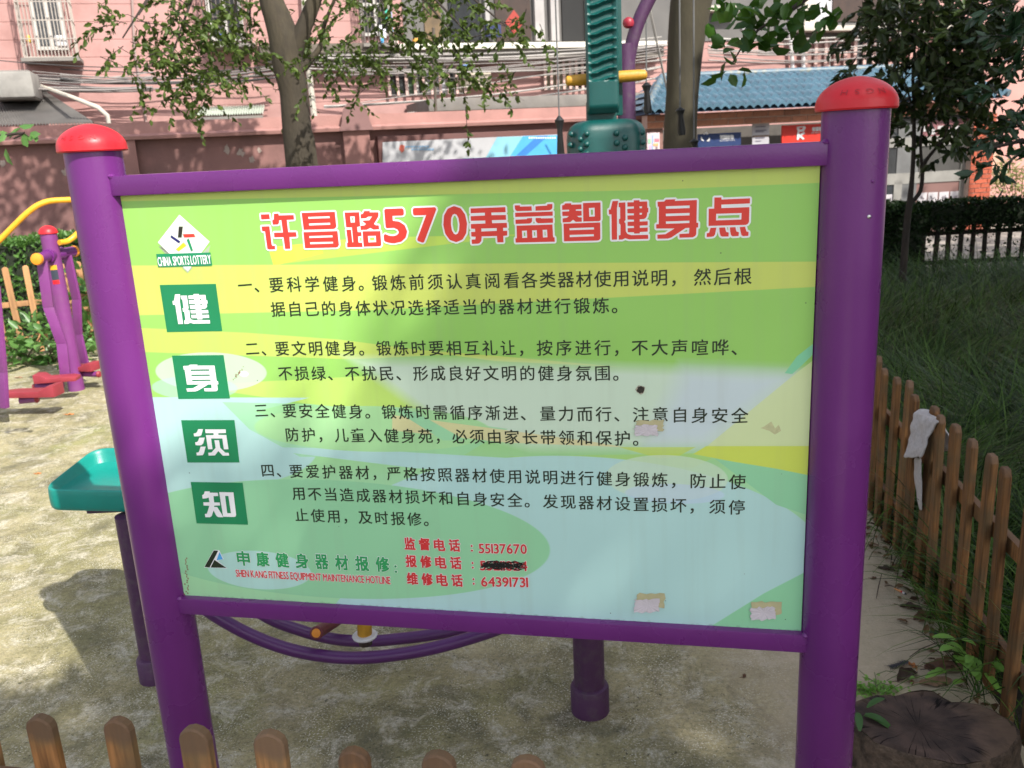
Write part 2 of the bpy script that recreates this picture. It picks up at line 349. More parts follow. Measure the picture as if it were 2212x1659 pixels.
class NB:
    """node-maths painter for the printed background of the panel"""
    def __init__(s, name):
        s.m = bpy.data.materials.new(name); s.m.use_nodes = True; s.t = s.m.node_tree
        tc = s.t.nodes.new('ShaderNodeTexCoord'); sp = s.t.nodes.new('ShaderNodeSeparateXYZ'); s.t.links.new(tc.outputs['Object'], sp.inputs[0])
        s.obj = tc.outputs['Object']; s.x = sp.outputs[0]; s.z = sp.outputs[2]; s.c = None
    def M(s, op, a, b=None, clamp=False):
        n = s.t.nodes.new('ShaderNodeMath'); n.operation = op; n.use_clamp = clamp
        for i, q in enumerate((a, b)):
            if q is None: continue
            if isinstance(q, (int, float)): n.inputs[i].default_value = float(q)
            else: s.t.links.new(q, n.inputs[i])
        return n.outputs[0]
    def half(s, a, b, c, soft=.0012):
        v = s.M('ADD', s.M('ADD', s.M('MULTIPLY', s.x, a/soft), s.M('MULTIPLY', s.z, b/soft)), c/soft+.5)
        return s.M('MINIMUM', s.M('MAXIMUM', v, 0.0), 1.0)
    def poly(s, pts, soft=.0012):
        P = [np.array(pn(*p)) for p in pts]; cen = sum(P)/len(P); r = None
        for i in range(len(P)):
            p, q = P[i], P[(i+1) % len(P)]; d = q-p; L = np.hypot(*d)
            if L < 1e-6: continue
            n = np.array([-d[1], d[0]])/L
            if (cen-p)@n < 0: n = -n
            h = s.half(n[0], n[1], -(n@p), soft); r = h if r is None else s.M('MINIMUM', r, h)
        return r
    def ell(s, cx, cy, rx, ry, soft=.0012):
        c = np.array(pn(cx, cy)); a = abs(pn(cx+rx, cy)[0]-pn(cx-rx, cy)[0])/2; b = abs(pn(cx, cy+ry)[1]-pn(cx, cy-ry)[1])/2
        X = s.M('MULTIPLY', s.M('ADD', s.x, -c[0]), 1/a); Z = s.M('MULTIPLY', s.M('ADD', s.z, -c[1]), 1/b)
        rr = s.M('SQRT', s.M('ADD', s.M('MULTIPLY', X, X), s.M('MULTIPLY', Z, Z)))
        v = s.M('MULTIPLY', s.M('SUBTRACT', 1.0, rr), min(a, b)/soft); return s.M('MINIMUM', s.M('MAXIMUM', v, 0.0), 1.0)
    def paint(s, mask, col, alpha=1.0):
        n = s.t.nodes.new('ShaderNodeMixRGB'); f = s.M('MULTIPLY', mask, alpha) if alpha != 1 else mask
        s.t.links.new(f, n.inputs[0]); s.t.links.new(s.c, n.inputs[1]); n.inputs[2].default_value = (*col, 1); s.c = n.outputs[0]
def hx(h, k=1.0):
    v = [int(h[i:i+2], 16)/255 for i in (0, 2, 4)]; return tuple(((c/12.92) if c < .04045 else ((c+.055)/1.055)**2.4)*k for c in v)
nb = NB('printed_notice_background')
# base: fresh green above, mint below
gr = nb.t.nodes.new('ShaderNodeMapRange'); gr.inputs['From Min'].default_value = -.45; gr.inputs['From Max'].default_value = -.62; nb.t.links.new(nb.z, gr.inputs[0])
mx = nb.t.nodes.new('ShaderNodeMixRGB'); mx.inputs[1].default_value = (*hx('93C862'), 1); mx.inputs[2].default_value = (*hx('A2D6A4'), 1)
nb.t.links.new(gr.outputs[0], mx.inputs[0]); nb.c = mx.outputs[0]
Yl = hx('C3D166'); LB = hx('AFD4D0'); MINT = hx('8FCDA0')
nb.paint(nb.poly([(200, 380), (1800, 330), (1800, 404), (1400, 411), (900, 430), (300, 452), (200, 452)]), Yl, .85)
nb.paint(nb.poly([(580, 532), (592, 572), (700, 545), (690, 520)]), hx('D8E04E'), .9)
nb.paint(nb.poly([(600, 575), (1020, 520), (1150, 505), (760, 512), (590, 540)]), hx('C5DA54'), .7)
nb.paint(nb.poly([(200, 570), (1800, 566), (1800, 649), (1328, 658), (743, 671), (481, 684), (200, 690)]), Yl)
nb.paint(nb.poly([(200, 700), (535, 716), (734, 731), (900, 753), (1125, 786), (900, 779), (764, 774), (200, 800)]), Yl, .8)
nb.paint(nb.poly([(734, 731), (883, 752), (1070, 767), (1344, 792), (1750, 812), (1231, 789), (764, 774)]), Yl, .9)
nb.paint(nb.poly([(200, 760), (764, 772), (1090, 930), (900, 905), (700, 875), (400, 830), (200, 840)]), hx('BFDD6E'), .8)
nb.paint(nb.poly([(764, 774), (1231, 788), (1760, 809), (1760, 965), (1350, 967), (1150, 965), (950, 910)], .03), hx('C6DAC4'))
nb.paint(nb.poly([(1480, 797), (1718, 808), (1528, 962), (1400, 962)], .05), hx('C2CFDA'), .75)
nb.paint(nb.poly([(1722, 770), (1760, 740), (1760, 762), (1732, 790), (1712, 808), (1696, 806)]), hx('7FCBA0'))
nb.paint(nb.poly([(1718, 808), (1760, 776), (1760, 963), (1530, 963)]), hx('CFDCA0'), .85)
# left and lower blue waters
nb.paint(nb.ell(300, 960, 370, 104), LB)
nb.paint(nb.poly([(300, 855), (670, 857), (560, 885), (470, 905), (300, 930)]), LB)
nb.paint(nb.poly([(300, 862), (466, 850), (764, 880), (1100, 925), (1000, 985), (600, 985), (540, 925), (430, 865)]), hx('9BD3A0'), .8)
nb.paint(nb.poly([(430, 960), (764, 968), (1300, 1000), (1450, 1030), (1300, 1060), (900, 1010), (540, 990)]), LB)
nb.paint(nb.ell(800, 925, 258, 50), hx('A5D69A'))
nb.paint(nb.poly([(850, 890), (1070, 917), (1276, 952), (1380, 966), (1100, 955), (850, 928)]), hx('D9CE9A'), .85)
nb.paint(nb.poly([(846, 878), (900, 888), (1010, 950), (960, 950)]), hx('9AD3A4'))
nb.paint(nb.poly([(780, 990), (1100, 964), (1500, 966), (1540, 990), (1500, 1010), (1100, 985)]), hx('A6D27C'))
nb.paint(nb.poly([(1340, 965), (1506, 965), (1470, 984), (1430, 990)]), hx('BFD45A'), .8)
nb.paint(nb.poly([(1528, 963), (1760, 963), (1760, 1030), (1500, 980)]), hx('C9D75A'))
nb.paint(nb.ell(1240, 1195, 520, 205), LB)
nb.paint(nb.poly([(740, 1290), (1400, 1250), (1550, 1330), (1500, 1380), (700, 1340)]), LB)
nb.paint(nb.poly([(1500, 975), (1680, 1012), (1760, 1025), (1760, 1150), (1680, 1090), (1560, 1050)]), MINT)
nb.paint(nb.ell(1210, 1205, 545, 172), LB)
nb.paint(nb.ell(1442, 1032, 133, 50), hx('C5DBC0'), .75)
nb.paint(nb.ell(1460, 1066, 110, 22), hx('BCCFE4'), .6)
nb.paint(nb.poly([(1760, 1215), (1736, 1230), (1655, 1281), (1522, 1350), (1480, 1400), (1790, 1400)]), MINT)
nb.paint(nb.ell(700, 1165, 466, 128), hx('93CDA0'))
nb.paint(nb.ell(455, 801, 122, 43), hx('C2DFC0'), .85)
nb.paint(nb.ell(420, 835, 95, 26), LB, .5)
nb.paint(nb.ell(561, 1231, 113, 42), hx('B2D8D2'), .9)
nb.paint(nb.ell(528, 805, 11, 7), (.72, .74, .72), .9)
# grime creeping up from the lower edge, and fine fly-specks
n1 = nb.t.nodes.new('ShaderNodeTexNoise'); n1.inputs['Scale'].default_value = 70; n1.inputs['Detail'].default_value = 8; nb.t.links.new(nb.obj, n1.inputs[0])
edge = nb.M('MULTIPLY', nb.M('ADD', nb.z, SH), -70.0)
gm = nb.M('MULTIPLY', nb.M('ADD', nb.M('ADD', edge, nb.M('MULTIPLY', n1.outputs[0], 1.6)), -.55), 3.0, clamp=True)
nb.paint(gm, (.07, .09, .06), .35)
mps = nb.t.nodes.new('ShaderNodeMapping'); mps.inputs['Scale'].default_value = (22, 1, 1.1); nb.t.links.new(nb.obj, mps.inputs[0])
ns = nb.t.nodes.new('ShaderNodeTexNoise'); ns.inputs['Scale'].default_value = 1.6; ns.inputs['Detail'].default_value = 8; nb.t.links.new(mps.outputs[0], ns.inputs[0])
nb.paint(nb.M('MULTIPLY', nb.M('ADD', ns.outputs[0], -.5), 5.0, clamp=True), (.30, .33, .24), .10)      # faint rain streaks
v1 = nb.t.nodes.new('ShaderNodeTexVoronoi'); v1.inputs['Scale'].default_value = 14; nb.t.links.new(nb.obj, v1.inputs[0])
dot = nb.M('MULTIPLY', nb.M('ADD', nb.M('MULTIPLY', v1.outputs['Distance'], -1.0), .022), 160.0, clamp=True)
nb.paint(dot, (.06, .06, .05), .8)
bk = nb.t.nodes.new('ShaderNodeTexNoise'); bk.inputs['Scale'].default_value = 3.0; bk.inputs['Detail'].default_value = 1; nb.t.links.new(nb.obj, bk.inputs[0])
bkb = nb.t.nodes.new('ShaderNodeBump'); bkb.inputs['Strength'].default_value = .35; bkb.inputs['Distance'].default_value = .03; nb.t.links.new(bk.outputs[0], bkb.inputs['Height'])
nb.t.links.new(bkb.outputs[0], nb.t.nodes['Principled BSDF'].inputs['Normal'])
bs = nb.t.nodes['Principled BSDF']; nb.t.links.new(nb.c, bs.inputs['Base Color']); bs.inputs['Roughness'].default_value = .33; bs.inputs['Coat Weight'].default_value = .1
mbp = MB(); mbp.box((-.004, .0, -SH+.001), (SW+.004, .0035, -.001))
panel = spart('panel', mbp, nb.m, smooth=False); panel.location = (0, .0, ZT)
# the sun lamp and sky shade it; text lies in thin layers in front of it
def ink(name, hexc, rough=.4):
    return mat('ink_'+name, hx(hexc), rough, .03)
GLY = {}
def glyph(ch):
    """triangulated outline of one character of the built-in font, 2D"""
    if ch in GLY: return GLY[ch]
    c = bpy.data.curves.new('t', 'FONT'); c.body = ch; c.size = 1; c.resolution_u = 3
    o = bpy.data.objects.new('t', c); COL.objects.link(o); bpy.context.view_layer.update()
    me = bpy.data.meshes.new_from_object(o.evaluated_get(bpy.context.evaluated_depsgraph_get()))
    V = np.array([v.co[:2] for v in me.vertices]) if len(me.vertices) else np.zeros((0, 2)); F = [tuple(p.vertices) for p in me.polygons]
    bpy.data.objects.remove(o); bpy.data.meshes.remove(me); bpy.data.curves.remove(c); GLY[ch] = (V, F); return GLY[ch]
def sq(r, n=3): return [(i*r, j*r) for i in np.linspace(-1, 1, n) for j in np.linspace(-1, 1, n)]
def ring(r, n=12): return [(0, 0)]+[(r*math.cos(a), r*math.sin(a)) for a in np.linspace(0, 2*math.pi, n, endpoint=False)]
def put(mb, ch, fn, off=((0, 0),), lay=0.0):
    """fn maps glyph coordinates to (x, z) on the panel; off: shifts in metres that embolden; each copy sits a hair in front"""
    V, F = glyph(ch)
    if not len(V): return
    Q = np.array([fn(*p) for p in V])
    for k, (a, b) in enumerate(off):
        mb.add([(x+a, lay-.000015*k, z+b) for x, z in Q], F)
def bbox(ch):
    V, _ = glyph(ch); return V.min(0), V.max(0)
def fit(ch, x0, z0, x1, z1, shear=0.0):
    lo, hi = bbox(ch); s = (hi-lo)
    return lambda a, b: (x0+(a-lo[0])/s[0]*(x1-x0)+shear*(b-lo[1]), z0+(b-lo[1])/s[1]*(z1-z0))
def lettering(name, mb, m, label=None):
    o = part(name, mb, m, panel, smooth=False, world=False)
    if label: o['label'] = label
    return o
# title
RED = ink('red', 'D83A30'); WHITE = ink('white', 'E8E6E8'); INKB = ink('black', '1E2A18', .5); DKG = ink('dark_green', '1B8052'); GRN = ink('green', '2E9A5A')
from mathutils.geometry import tessellate_polygon
def traced(parts, k, ox, oy, m, name, mout=None, out=.0036, lay=-.0010):
    """flat printed character cut from its outline(s); parts: [(outline, [holes])] in survey pixels of one close-up"""
    c_ = lambda x, y: pn((ox+x/k)*.5486, (oy+y/k)*.5486); mb = MB(); mo = MB()
    for outer, holes in parts:
        loops = [[Vector((*c_(*p), 0)) for p in lp] for lp in [outer]+holes]; tri = tessellate_polygon(loops); fl = [v for lp in loops for v in lp]
        mb.add([(v.x, lay, v.y) for v in fl], tri)
        if mout:
            for q, (a, b) in enumerate(ring(out, 14)): mo.add([(v.x+a, -.0006-.000015*q, v.y+b) for v in fl], tri)
    if mout: lettering(name+'_outline', mo, mout)
    return lettering(name, mb, m)
H4 = lambda *v: [(v[i], v[i+1]) for i in range(0, len(v), 2)]
TA = [
 [(H4(105,365,228,362,238,432,113,438), []), (H4(117,540,232,537,265,800,275,820,312,820,316,872,222,874,203,860,168,610,128,608), []),
  (H4(297,355,362,353,368,380,583,375,591,440,484,446,506,624,620,624,628,690,524,694,538,864,462,866,438,696,304,698,298,630,430,628,405,448,372,450,370,490,355,512,282,514,272,452,295,438), [])],
 [(H4(700,345,1182,330,1206,540,1190,570,1165,580,732,590), [H4(795,402,1106,393,1110,422,799,431), H4(806,498,1115,487,1119,518,811,528)]),
  (H4(727,625,1222,610,1244,810,1230,838,1205,848,752,858), [H4(811,680,1150,671,1153,700,815,710), H4(822,770,1157,763,1161,790,828,800)])],
 [(H4(1325,342,1536,338,1552,540,1508,552,1516,625,1568,627,1572,682,1522,688,1528,778,1582,780,1588,842,1366,846,1362,785,1376,775,1352,592,1418,590,1440,776,1454,774,1432,556,1350,556), [H4(1405,398,1472,396,1476,486,1415,488)]),
  (H4(1612,322,1692,320,1688,340,1818,340,1816,400,1752,510,1780,528,1822,530,1827,586,1740,590,1702,565,1650,592,1560,595,1556,535,1612,530,1638,510,1582,462,1685,455,1725,400,1668,402,1635,425,1560,428,1558,370,1590,360), []),
  (H4(1587,615,1845,612,1860,810,1845,832,1605,838), [H4(1665,682,1780,680,1786,772,1675,776)])]]
TB = [
 [(H4(205,290,708,272,713,345,505,350,508,388,716,386,720,455,514,460,518,505,730,500,736,570,676,572,678,616,736,614,738,682,680,688,684,780,596,782,588,690,368,694,362,760,340,790,315,800,225,803,222,740,275,738,280,700,218,695,214,630,272,628,270,585,212,582,210,515,420,508,418,465,210,468,207,402,415,392,412,352,207,358), [H4(360,580,585,575,586,616,362,624)])],
 [(H4(845,248,918,246,920,266,1088,262,1092,326,885,332,860,322,848,300), []), (H4(1144,262,1314,252,1314,232,1390,230,1388,290,1370,312,1345,320,1146,326), []), (H4(850,355,1394,338,1396,398,852,416), []),
  (H4(855,455,1020,447,1025,435,1096,432,1095,480,1080,502,1055,512,858,516), []), (H4(1148,432,1222,430,1228,438,1398,435,1399,500,1190,508,1162,495,1148,470), []),
  (H4(872,542,1392,526,1402,710,1424,712,1427,775,860,786,856,725,878,722), [H4(950,615,1022,612,1026,716,956,720), H4(1097,610,1165,607,1170,714,1103,718), H4(1250,603,1314,600,1320,710,1255,714)])],
 [(H4(1575,222,1660,220,1662,240,1810,236,1812,305,1730,310,1728,328,1812,330,1814,398,1760,404,1742,400,1770,422,1815,425,1816,486,1730,490,1690,458,1648,494,1540,497,1538,438,1600,430,1628,405,1535,402,1533,340,1632,335,1632,312,1532,316,1530,250,1558,244), []),
  (H4(1832,218,2085,210,2090,455,2080,475,2062,480,1838,486), [H4(1918,290,2000,285,2004,412,1924,416)]), (H4(1552,515,2082,498,2086,730,2070,752,2045,760,1560,770), [H4(1638,580,1992,570,1994,600,1640,610), H4(1642,678,1990,668,1992,698,1644,710)])]]
TC = [
 [(H4(158,192,240,188,222,290,226,748,150,750,143,382,108,382,104,315,130,312), []),
  (H4(246,215,343,210,348,465,328,490,348,515,352,630,375,665,430,685,674,680,676,738,400,745,345,728,300,748,252,748,250,690,275,680,275,545,268,520,254,518,252,455,270,445,268,282,248,278), []),
  (H4(372,210,465,208,465,182,546,180,548,200,658,198,662,290,676,292,674,356,660,358,655,410,635,440,610,452,552,456,553,488,668,484,668,542,554,548,554,580,668,575,668,634,556,640,554,660,474,662,468,642,380,642,378,584,470,580,468,552,378,550,376,492,468,488,468,460,376,460,374,400,468,396,466,370,374,368,372,306,466,300,466,270,374,272), [H4(548,268,584,266,584,295,550,297), H4(550,364,584,362,584,388,550,390)])],
 [(H4(808,204,905,200,928,172,1068,168,1055,192,1376,180,1372,508,1398,510,1397,576,1372,578,1370,670,1355,700,1320,718,1128,724,1126,670,1265,662,1270,582,1215,584,1055,690,1010,720,960,735,810,738,808,680,925,672,1055,590,792,590,790,530,828,526,828,275,812,274), [H4(928,268,1272,258,1272,296,930,306), H4(928,376,1272,366,1272,402,930,412), H4(930,488,1270,478,1270,512,932,522)])],
 [(H4(1628,145,1730,143,1732,174,2142,158,2140,232,1730,248,1730,298,2134,286,2130,500,2110,530,2080,542,1546,555,1548,308,1626,305), [H4(1656,380,2022,370,2018,464,1654,476)]),
  (H4(1575,584,1660,580,1640,680,1620,705,1590,712,1520,715,1523,660,1555,655), []), (H4(1700,580,1785,577,1800,640,1838,652,1836,708,1745,710,1720,695,1705,640), []),
  (H4(1855,577,1935,574,1948,635,1985,648,1980,702,1895,706,1872,690,1860,640), []), (H4(1996,572,2075,568,2092,635,2125,645,2122,700,2045,704,2022,690,2008,635), [])]]
for gs, ox in ((TA, 1000), (TB, 1800), (TC, 2370)):
    for g_ in gs: traced(g_, 3.6867, ox, 740, RED, 'title_character', WHITE)
for ch, x0, x1, y0, y1 in (('5', 832, 877, 448, 523), ('7', 899, 944, 446, 522), ('0', 962, 1008, 443, 521)):
    a = pn(x0, y1+1); b = pn(x1, y0); d = .0030; f = fit(ch, a[0]+d, a[1]+d, b[0]-d, b[1]-d); mw = MB(); ma = MB()
    put(mw, ch, f, ring(d+.0036, 14), -.0006); put(ma, ch, f, ring(d, 12), -.0010); lettering('title_character_outline', mw, WHITE); lettering('title_character', ma, RED)
SQ = [([(345, 612), (467, 610), (481, 712), (361, 714)], 3.4567, 620, 1100,
  [(H4(242,182,312,180,308,270,354,585,288,587,246,325,215,325,208,272,230,268), []),
   (H4(318,200,405,198,430,370,418,388,440,400,448,500,465,525,500,535,720,533,724,580,490,582,455,570,420,585,372,585,366,540,385,530,370,420,352,420,344,372,360,365,342,250,326,250), []),
   (H4(424,198,495,196,495,178,566,176,570,192,660,190,668,262,684,264,690,308,678,310,682,345,670,370,650,378,602,380,606,398,696,396,702,440,610,442,612,462,706,460,712,504,618,506,618,524,550,526,545,508,470,508,464,462,538,460,535,442,460,442,453,398,526,396,524,382,452,380,444,330,518,328,516,314,438,314,430,262,508,260,506,246,428,246), [H4(582,244,602,242,604,260,584,262), H4(588,314,610,312,612,328,590,330)])]),
 ([(372, 765), (484, 764), (498, 858), (386, 859)], 3.4567, 620, 1100,
  [(H4(356,1160,430,1156,445,1142,553,1140,545,1154,785,1154,815,1365,833,1367,838,1410,822,1412,830,1480,822,1498,800,1505,650,1505,640,1465,745,1462,742,1412,700,1412,560,1495,520,1507,410,1508,400,1466,490,1464,578,1412,408,1413,376,1210,362,1208), [H4(457,1208,710,1205,712,1226,460,1228), H4(468,1278,720,1276,722,1295,470,1298), H4(477,1348,730,1345,733,1364,480,1366)])]),
 ([(392, 905), (508, 905), (519, 997), (406, 997)], 3.6867, 700, 1630,
  [(H4(305,203,376,202,352,290,330,305,246,308,238,265,270,260,288,245), []), (H4(322,327,402,325,380,410,350,438,268,438,260,395,290,388,305,372), []), (H4(340,458,415,456,390,555,372,582,285,586,278,545,310,540,322,520), []),
   (H4(408,206,706,206,711,260,600,262,602,286,716,288,748,496,680,497,658,340,494,340,516,495,450,496,417,290,530,288,528,262,412,262), []),
   (H4(542,364,610,363,628,475,700,545,752,548,758,588,665,590,600,522,552,585,458,588,453,546,500,542,560,475), [])]),
 ([(413, 1039), (526, 1041), (538, 1132), (426, 1129)], 3.6867, 700, 1630,
  [(H4(402,1110,474,1108,476,1128,592,1130,600,1177,530,1180,540,1270,622,1272,628,1316,545,1318,540,1336,585,1338,650,1440,670,1480,672,1487,600,1486,575,1470,532,1390,505,1470,480,1487,412,1486,405,1440,435,1436,470,1320,386,1316,382,1268,472,1268,460,1200,430,1210,372,1216,364,1165,390,1150), []),
   (H4(613,1120,822,1124,862,1450,855,1475,838,1484,672,1480), [H4(700,1176,748,1178,786,1428,732,1428)])])]
for q, k_, ox, oy, g_ in SQ:
    mb = MB(); mb.add([(pn(*p)[0], -.0006, pn(*p)[1]) for p in q], [(0, 1, 2, 3)]); lettering('green_square', mb, DKG)
    traced(g_, k_, ox, oy, WHITE, 'square_character', lay=-.0012)
# body text: anchors are (character index, photo x); lines run level on the panel
def body_line(text, anchors, ya, yb, mb, em=.0338):
    ks = sorted(anchors); ya_, yb_ = pn(anchors[ks[0]], ya), pn(anchors[ks[-1]], yb)
    xs = {k: pn(v, np.interp(v, [anchors[ks[0]], anchors[ks[-1]]], [ya, yb]))[0] for k, v in anchors.items()}
    zc = (ya_[1]+yb_[1])/2; z_at = lambda x: np.interp(x, [ya_[0], yb_[0]], [ya_[1], yb_[1]])
    last = None
    for i, ch in enumerate(text):
        if ch in '、，。':
            x = last+.0365
        else:
            x = float(np.interp(i, ks, [xs[k] for k in ks]))
        last = x; z = z_at(x)
        ref = lambda a, b, x=x, z=z: (x+(a-.5)*em, z+(b-.38)*em+.055*(a-.5)*em)
        put(mb, ch, ref, ((-.0003, -.0002), (.0003, .0002), (.0003, -.0002), (-.0003, .0002)), -.0006)
BODY = [('一、要科学健身。锻炼前须认真阅看各类器材使用说明，然后根', {0: 530, 2: 598, 6: 755, 8: 822, 15: 1107, 23: 1425, 25: 1518, 27: 1605}, 613, 597),
        ('据自己的身体状况选择适当的器材进行锻炼。', {0: 602, 13: 1096, 18: 1300}, 665, 659),
        ('二、要文明健身。锻炼时要相互礼让，按序进行，不大声喧哗、', {0: 546, 2: 611, 6: 757, 8: 831, 15: 1100, 17: 1179, 20: 1304, 22: 1384, 26: 1557}, 750, 750),
        ('不损绿、不扰民、形成良好文明的健身氛围。', {0: 618, 2: 690, 4: 763, 6: 837, 8: 911, 13: 1102, 18: 1304}, 804, 805),
        ('三、要安全健身。锻炼时需循序渐进、量力而行、注意自身安全', {0: 566, 2: 627, 6: 771, 8: 843, 15: 1106, 17: 1186, 20: 1307, 22: 1387, 27: 1600}, 884, 897),
        ('防护，儿童入健身苑，必须由家长带领和保护。', {0: 633, 1: 669, 3: 740, 8: 922, 10: 996, 13: 1109, 19: 1348}, 936.5, 945.5),
        ('四、要爱护器材，严格按照器材使用说明进行健身锻炼，防止使', {0: 580, 2: 642, 6: 786, 8: 854, 15: 1116, 23: 1429, 25: 1511, 27: 1596}, 1014, 1040),
        ('用不当造成器材损坏和自身安全。发现器材设置损坏，须停', {0: 648, 13: 1116, 15: 1193, 22: 1469, 24: 1553, 25: 1595}, 1064, 1095),
        ('止使用，及时报修。', {0: 654, 1: 689, 2: 724, 4: 792, 7: 899}, 1111, 1120)]
for tx, an, ya, yb in BODY:
    mb = MB(); body_line(tx, an, ya, yb, mb); lettering('rule_text', mb, INKB)
def row(text, xa, xb, ya, yb, hpx, m, mout=None, bold=.0008, out=.0016, wfac=.86, latin=False, name='printed_text'):
    """text spread evenly between photo points; for latin the whole string is squeezed to the span"""
    A_, B_ = pn(xa, ya), pn(xb, yb); hz = abs(pn(xa, ya-hpx/2)[1]-pn(xa, ya+hpx/2)[1]); ma_, mo = MB(), MB(); n = len(text)
    if latin:
        adv = []; x = 0
        for ch in text:
            if ch == ' ': adv.append(None); x += .28; continue
            lo, hi = bbox(ch); adv.append((x-lo[0], lo, hi)); x += hi[0]-lo[0]+.09
        k = (B_[0]-A_[0])/(x-.09); H = max(bbox(c)[1][1] for c in text if c != ' ')
        for ch, ad in zip(text, adv):
            if ad is None: continue
            f = lambda a, b, ad=ad: (A_[0]+(ad[0]+a)*k, A_[1]+(B_[1]-A_[1])*((ad[0]+a)*k)/(B_[0]-A_[0])+(b/H-.5)*hz)
            put(ma_, ch, f, ring(bold, 6) if bold else ((0, 0),), -.0010)
            if mout: put(mo, ch, f, ring(bold+out, 8), -.0006)
    else:
        for i, ch in enumerate(text):
            t = i/(n-1) if n > 1 else .5; cx = A_[0]+(B_[0]-A_[0])*t; cz = A_[1]+(B_[1]-A_[1])*t; ww = hz*wfac
            f = fit(ch, cx-ww/2, cz-hz/2, cx+ww/2, cz+hz/2)
            put(ma_, ch, f, sq(bold), -.0010)
            if mout: put(mo, ch, f, ring(bold+out, 10), -.0006)
    if mout: lettering(name+'_outline', mo, mout)
    return lettering(name, ma_, m)
row('申康健身器材报修', 528, 830, 1205, 1218, 30, GRN, WHITE, .0011, .0012, name='hotline_lettering')
row(':', 857, 861, 1228, 1228, 15, GRN, WHITE, .0008, .001, latin=True, name='hotline_colon')
row('SHEN KANG FITNESS EQUIPMENT MAINTENANCE HOTLINE', 512, 847, 1237, 1253, 15, ink('hotline_red', 'D23A3A'), WHITE, .0004, .0009, latin=True, name='hotline_english')
R2 = ink('phone_red', 'CC3436')
for k, (tx, num, ya, yb, yn) in enumerate((('监督电话', '55137670', 1173, 1177, 1184), ('报修电话', '55211824', 1211, 1215, 1221), ('维修电话', '64391731', 1249, 1253, 1256))):
    dx = k*3; row(tx, 889+dx, 986+dx, ya, yb, 25, R2, WHITE, .0010, .0010, name='phone_label')
    row(':', 1022+dx*.7, 1025+dx*.7, yn-1, yn-1, 13, R2, WHITE, .0008, .001, latin=True, name='phone_colon')
    row(num, 1039+dx*.9, 1142+dx*.5, yn-.5, yn+1, 20, R2, WHITE, .0007, .0009, latin=True, name='phone_number')
# black pen scribble over the middle number
mb = MB(); rs = random.Random(3)
for i in range(30):
    pts = []; x = 1042+rs.random()*12; y = 1212+rs.random()*14; L_ = 60+rs.random()*34
    for j in range(7):
        q = pn(x+j*L_/6, y+math.sin(j*1.9+i)*3.4+rs.uniform(-1, 1)+j*.4); pts.append((q[0], -.0015-.00001*i, q[1]))
    for j in range(6):
        a, b = Vector(pts[j]), Vector(pts[j+1]); d = (b-a).normalized(); n_ = Vector((-d.z, 0, d.x))*.00075
        mb.add([a-n_, a+n_, b+n_, b-n_], [(0, 1, 2, 3)])
lettering('pen_scribble', mb, ink('pen', '15191A'))
# colour-logo helpers: flat shapes from zoom coordinates
def flat(name, pts, m, lay, conv):
    mb = MB(); mb.add([(pn(*conv(*p))[0], lay, pn(*conv(*p))[1]) for p in pts], [tuple(range(len(pts)))]); return lettering(name, mb, m)
cv = lambda x, y: (x/1.646*.5486, (700+y/1.646)*.5486)
GREYL = ink('logo_grey', 'A9B59C')
flat('logo_shadow', [(1026, 432), (1090, 490), (1350, 490), (1365, 425), (1310, 480), (1070, 480)], GREYL, -.0004, cv)
flat('logo_diamond', [(1163, 228), (1022, 408), (1218, 596), (1360, 404)], WHITE, -.0006, cv)
flat('logo_tip', [(1180, 570), (1218, 607), (1250, 570), (1240, 570), (1218, 594), (1192, 570)], GREYL, -.0008, cv)
for nm, h, p in (('black', '26261F', [(1160, 307), (1186, 307), (1178, 375), (1155, 375)]), ('red', 'D83A30', [(1188, 355), (1258, 353), (1266, 373), (1197, 376)]),
                 ('blue', '23226A', [(1112, 362), (1168, 400), (1162, 414), (1107, 375)]), ('yellow', 'E8E02E', [(1190, 410), (1208, 430), (1160, 465), (1143, 452)]),
                 ('teal', '128A5A', [(1212, 393), (1226, 385), (1252, 458), (1240, 465)])):
    cx = sum(a for a, b in p)/4; cy = sum(b for a, b in p)/4
    flat('logo_bar_edge', [(cx+(a-cx)*1.14, cy+(b-cy)*1.14) for a, b in p], GREYL, -.0010, cv)
    flat('logo_bar', p, ink('logo_'+nm, h), -.0013, cv)
flat('logo_banner', [(1013, 483), (1366, 474), (1378, 560), (1026, 568)], ink('banner', '12875A'), -.0011, cv)
row('CHINA SPORTS LOTTERY', *[v for v in (341.5, 456.5)], 561.5, 556.5, 19, WHITE, None, .0004, latin=True, name='banner_lettering').location = (0, -.0008, 0)
cw = lambda x, y: ((750+x/1.58)*.5486, (1700+y/1.58)*.5486)
flat('maker_logo', [(88, 842), (148, 732), (184, 734), (212, 790), (172, 800), (236, 848)], WHITE, -.0004, cw)
flat('maker_logo', [(92, 838), (150, 735), (178, 736), (124, 842)], INKB, -.0008, cw)
flat('maker_logo', [(154, 794), (230, 844), (130, 842)], INKB, -.0008, cw)
flat('maker_logo', [(186, 745), (208, 790), (168, 796)], ink('logo_sky', '4FA3DC'), -.0008, cw)
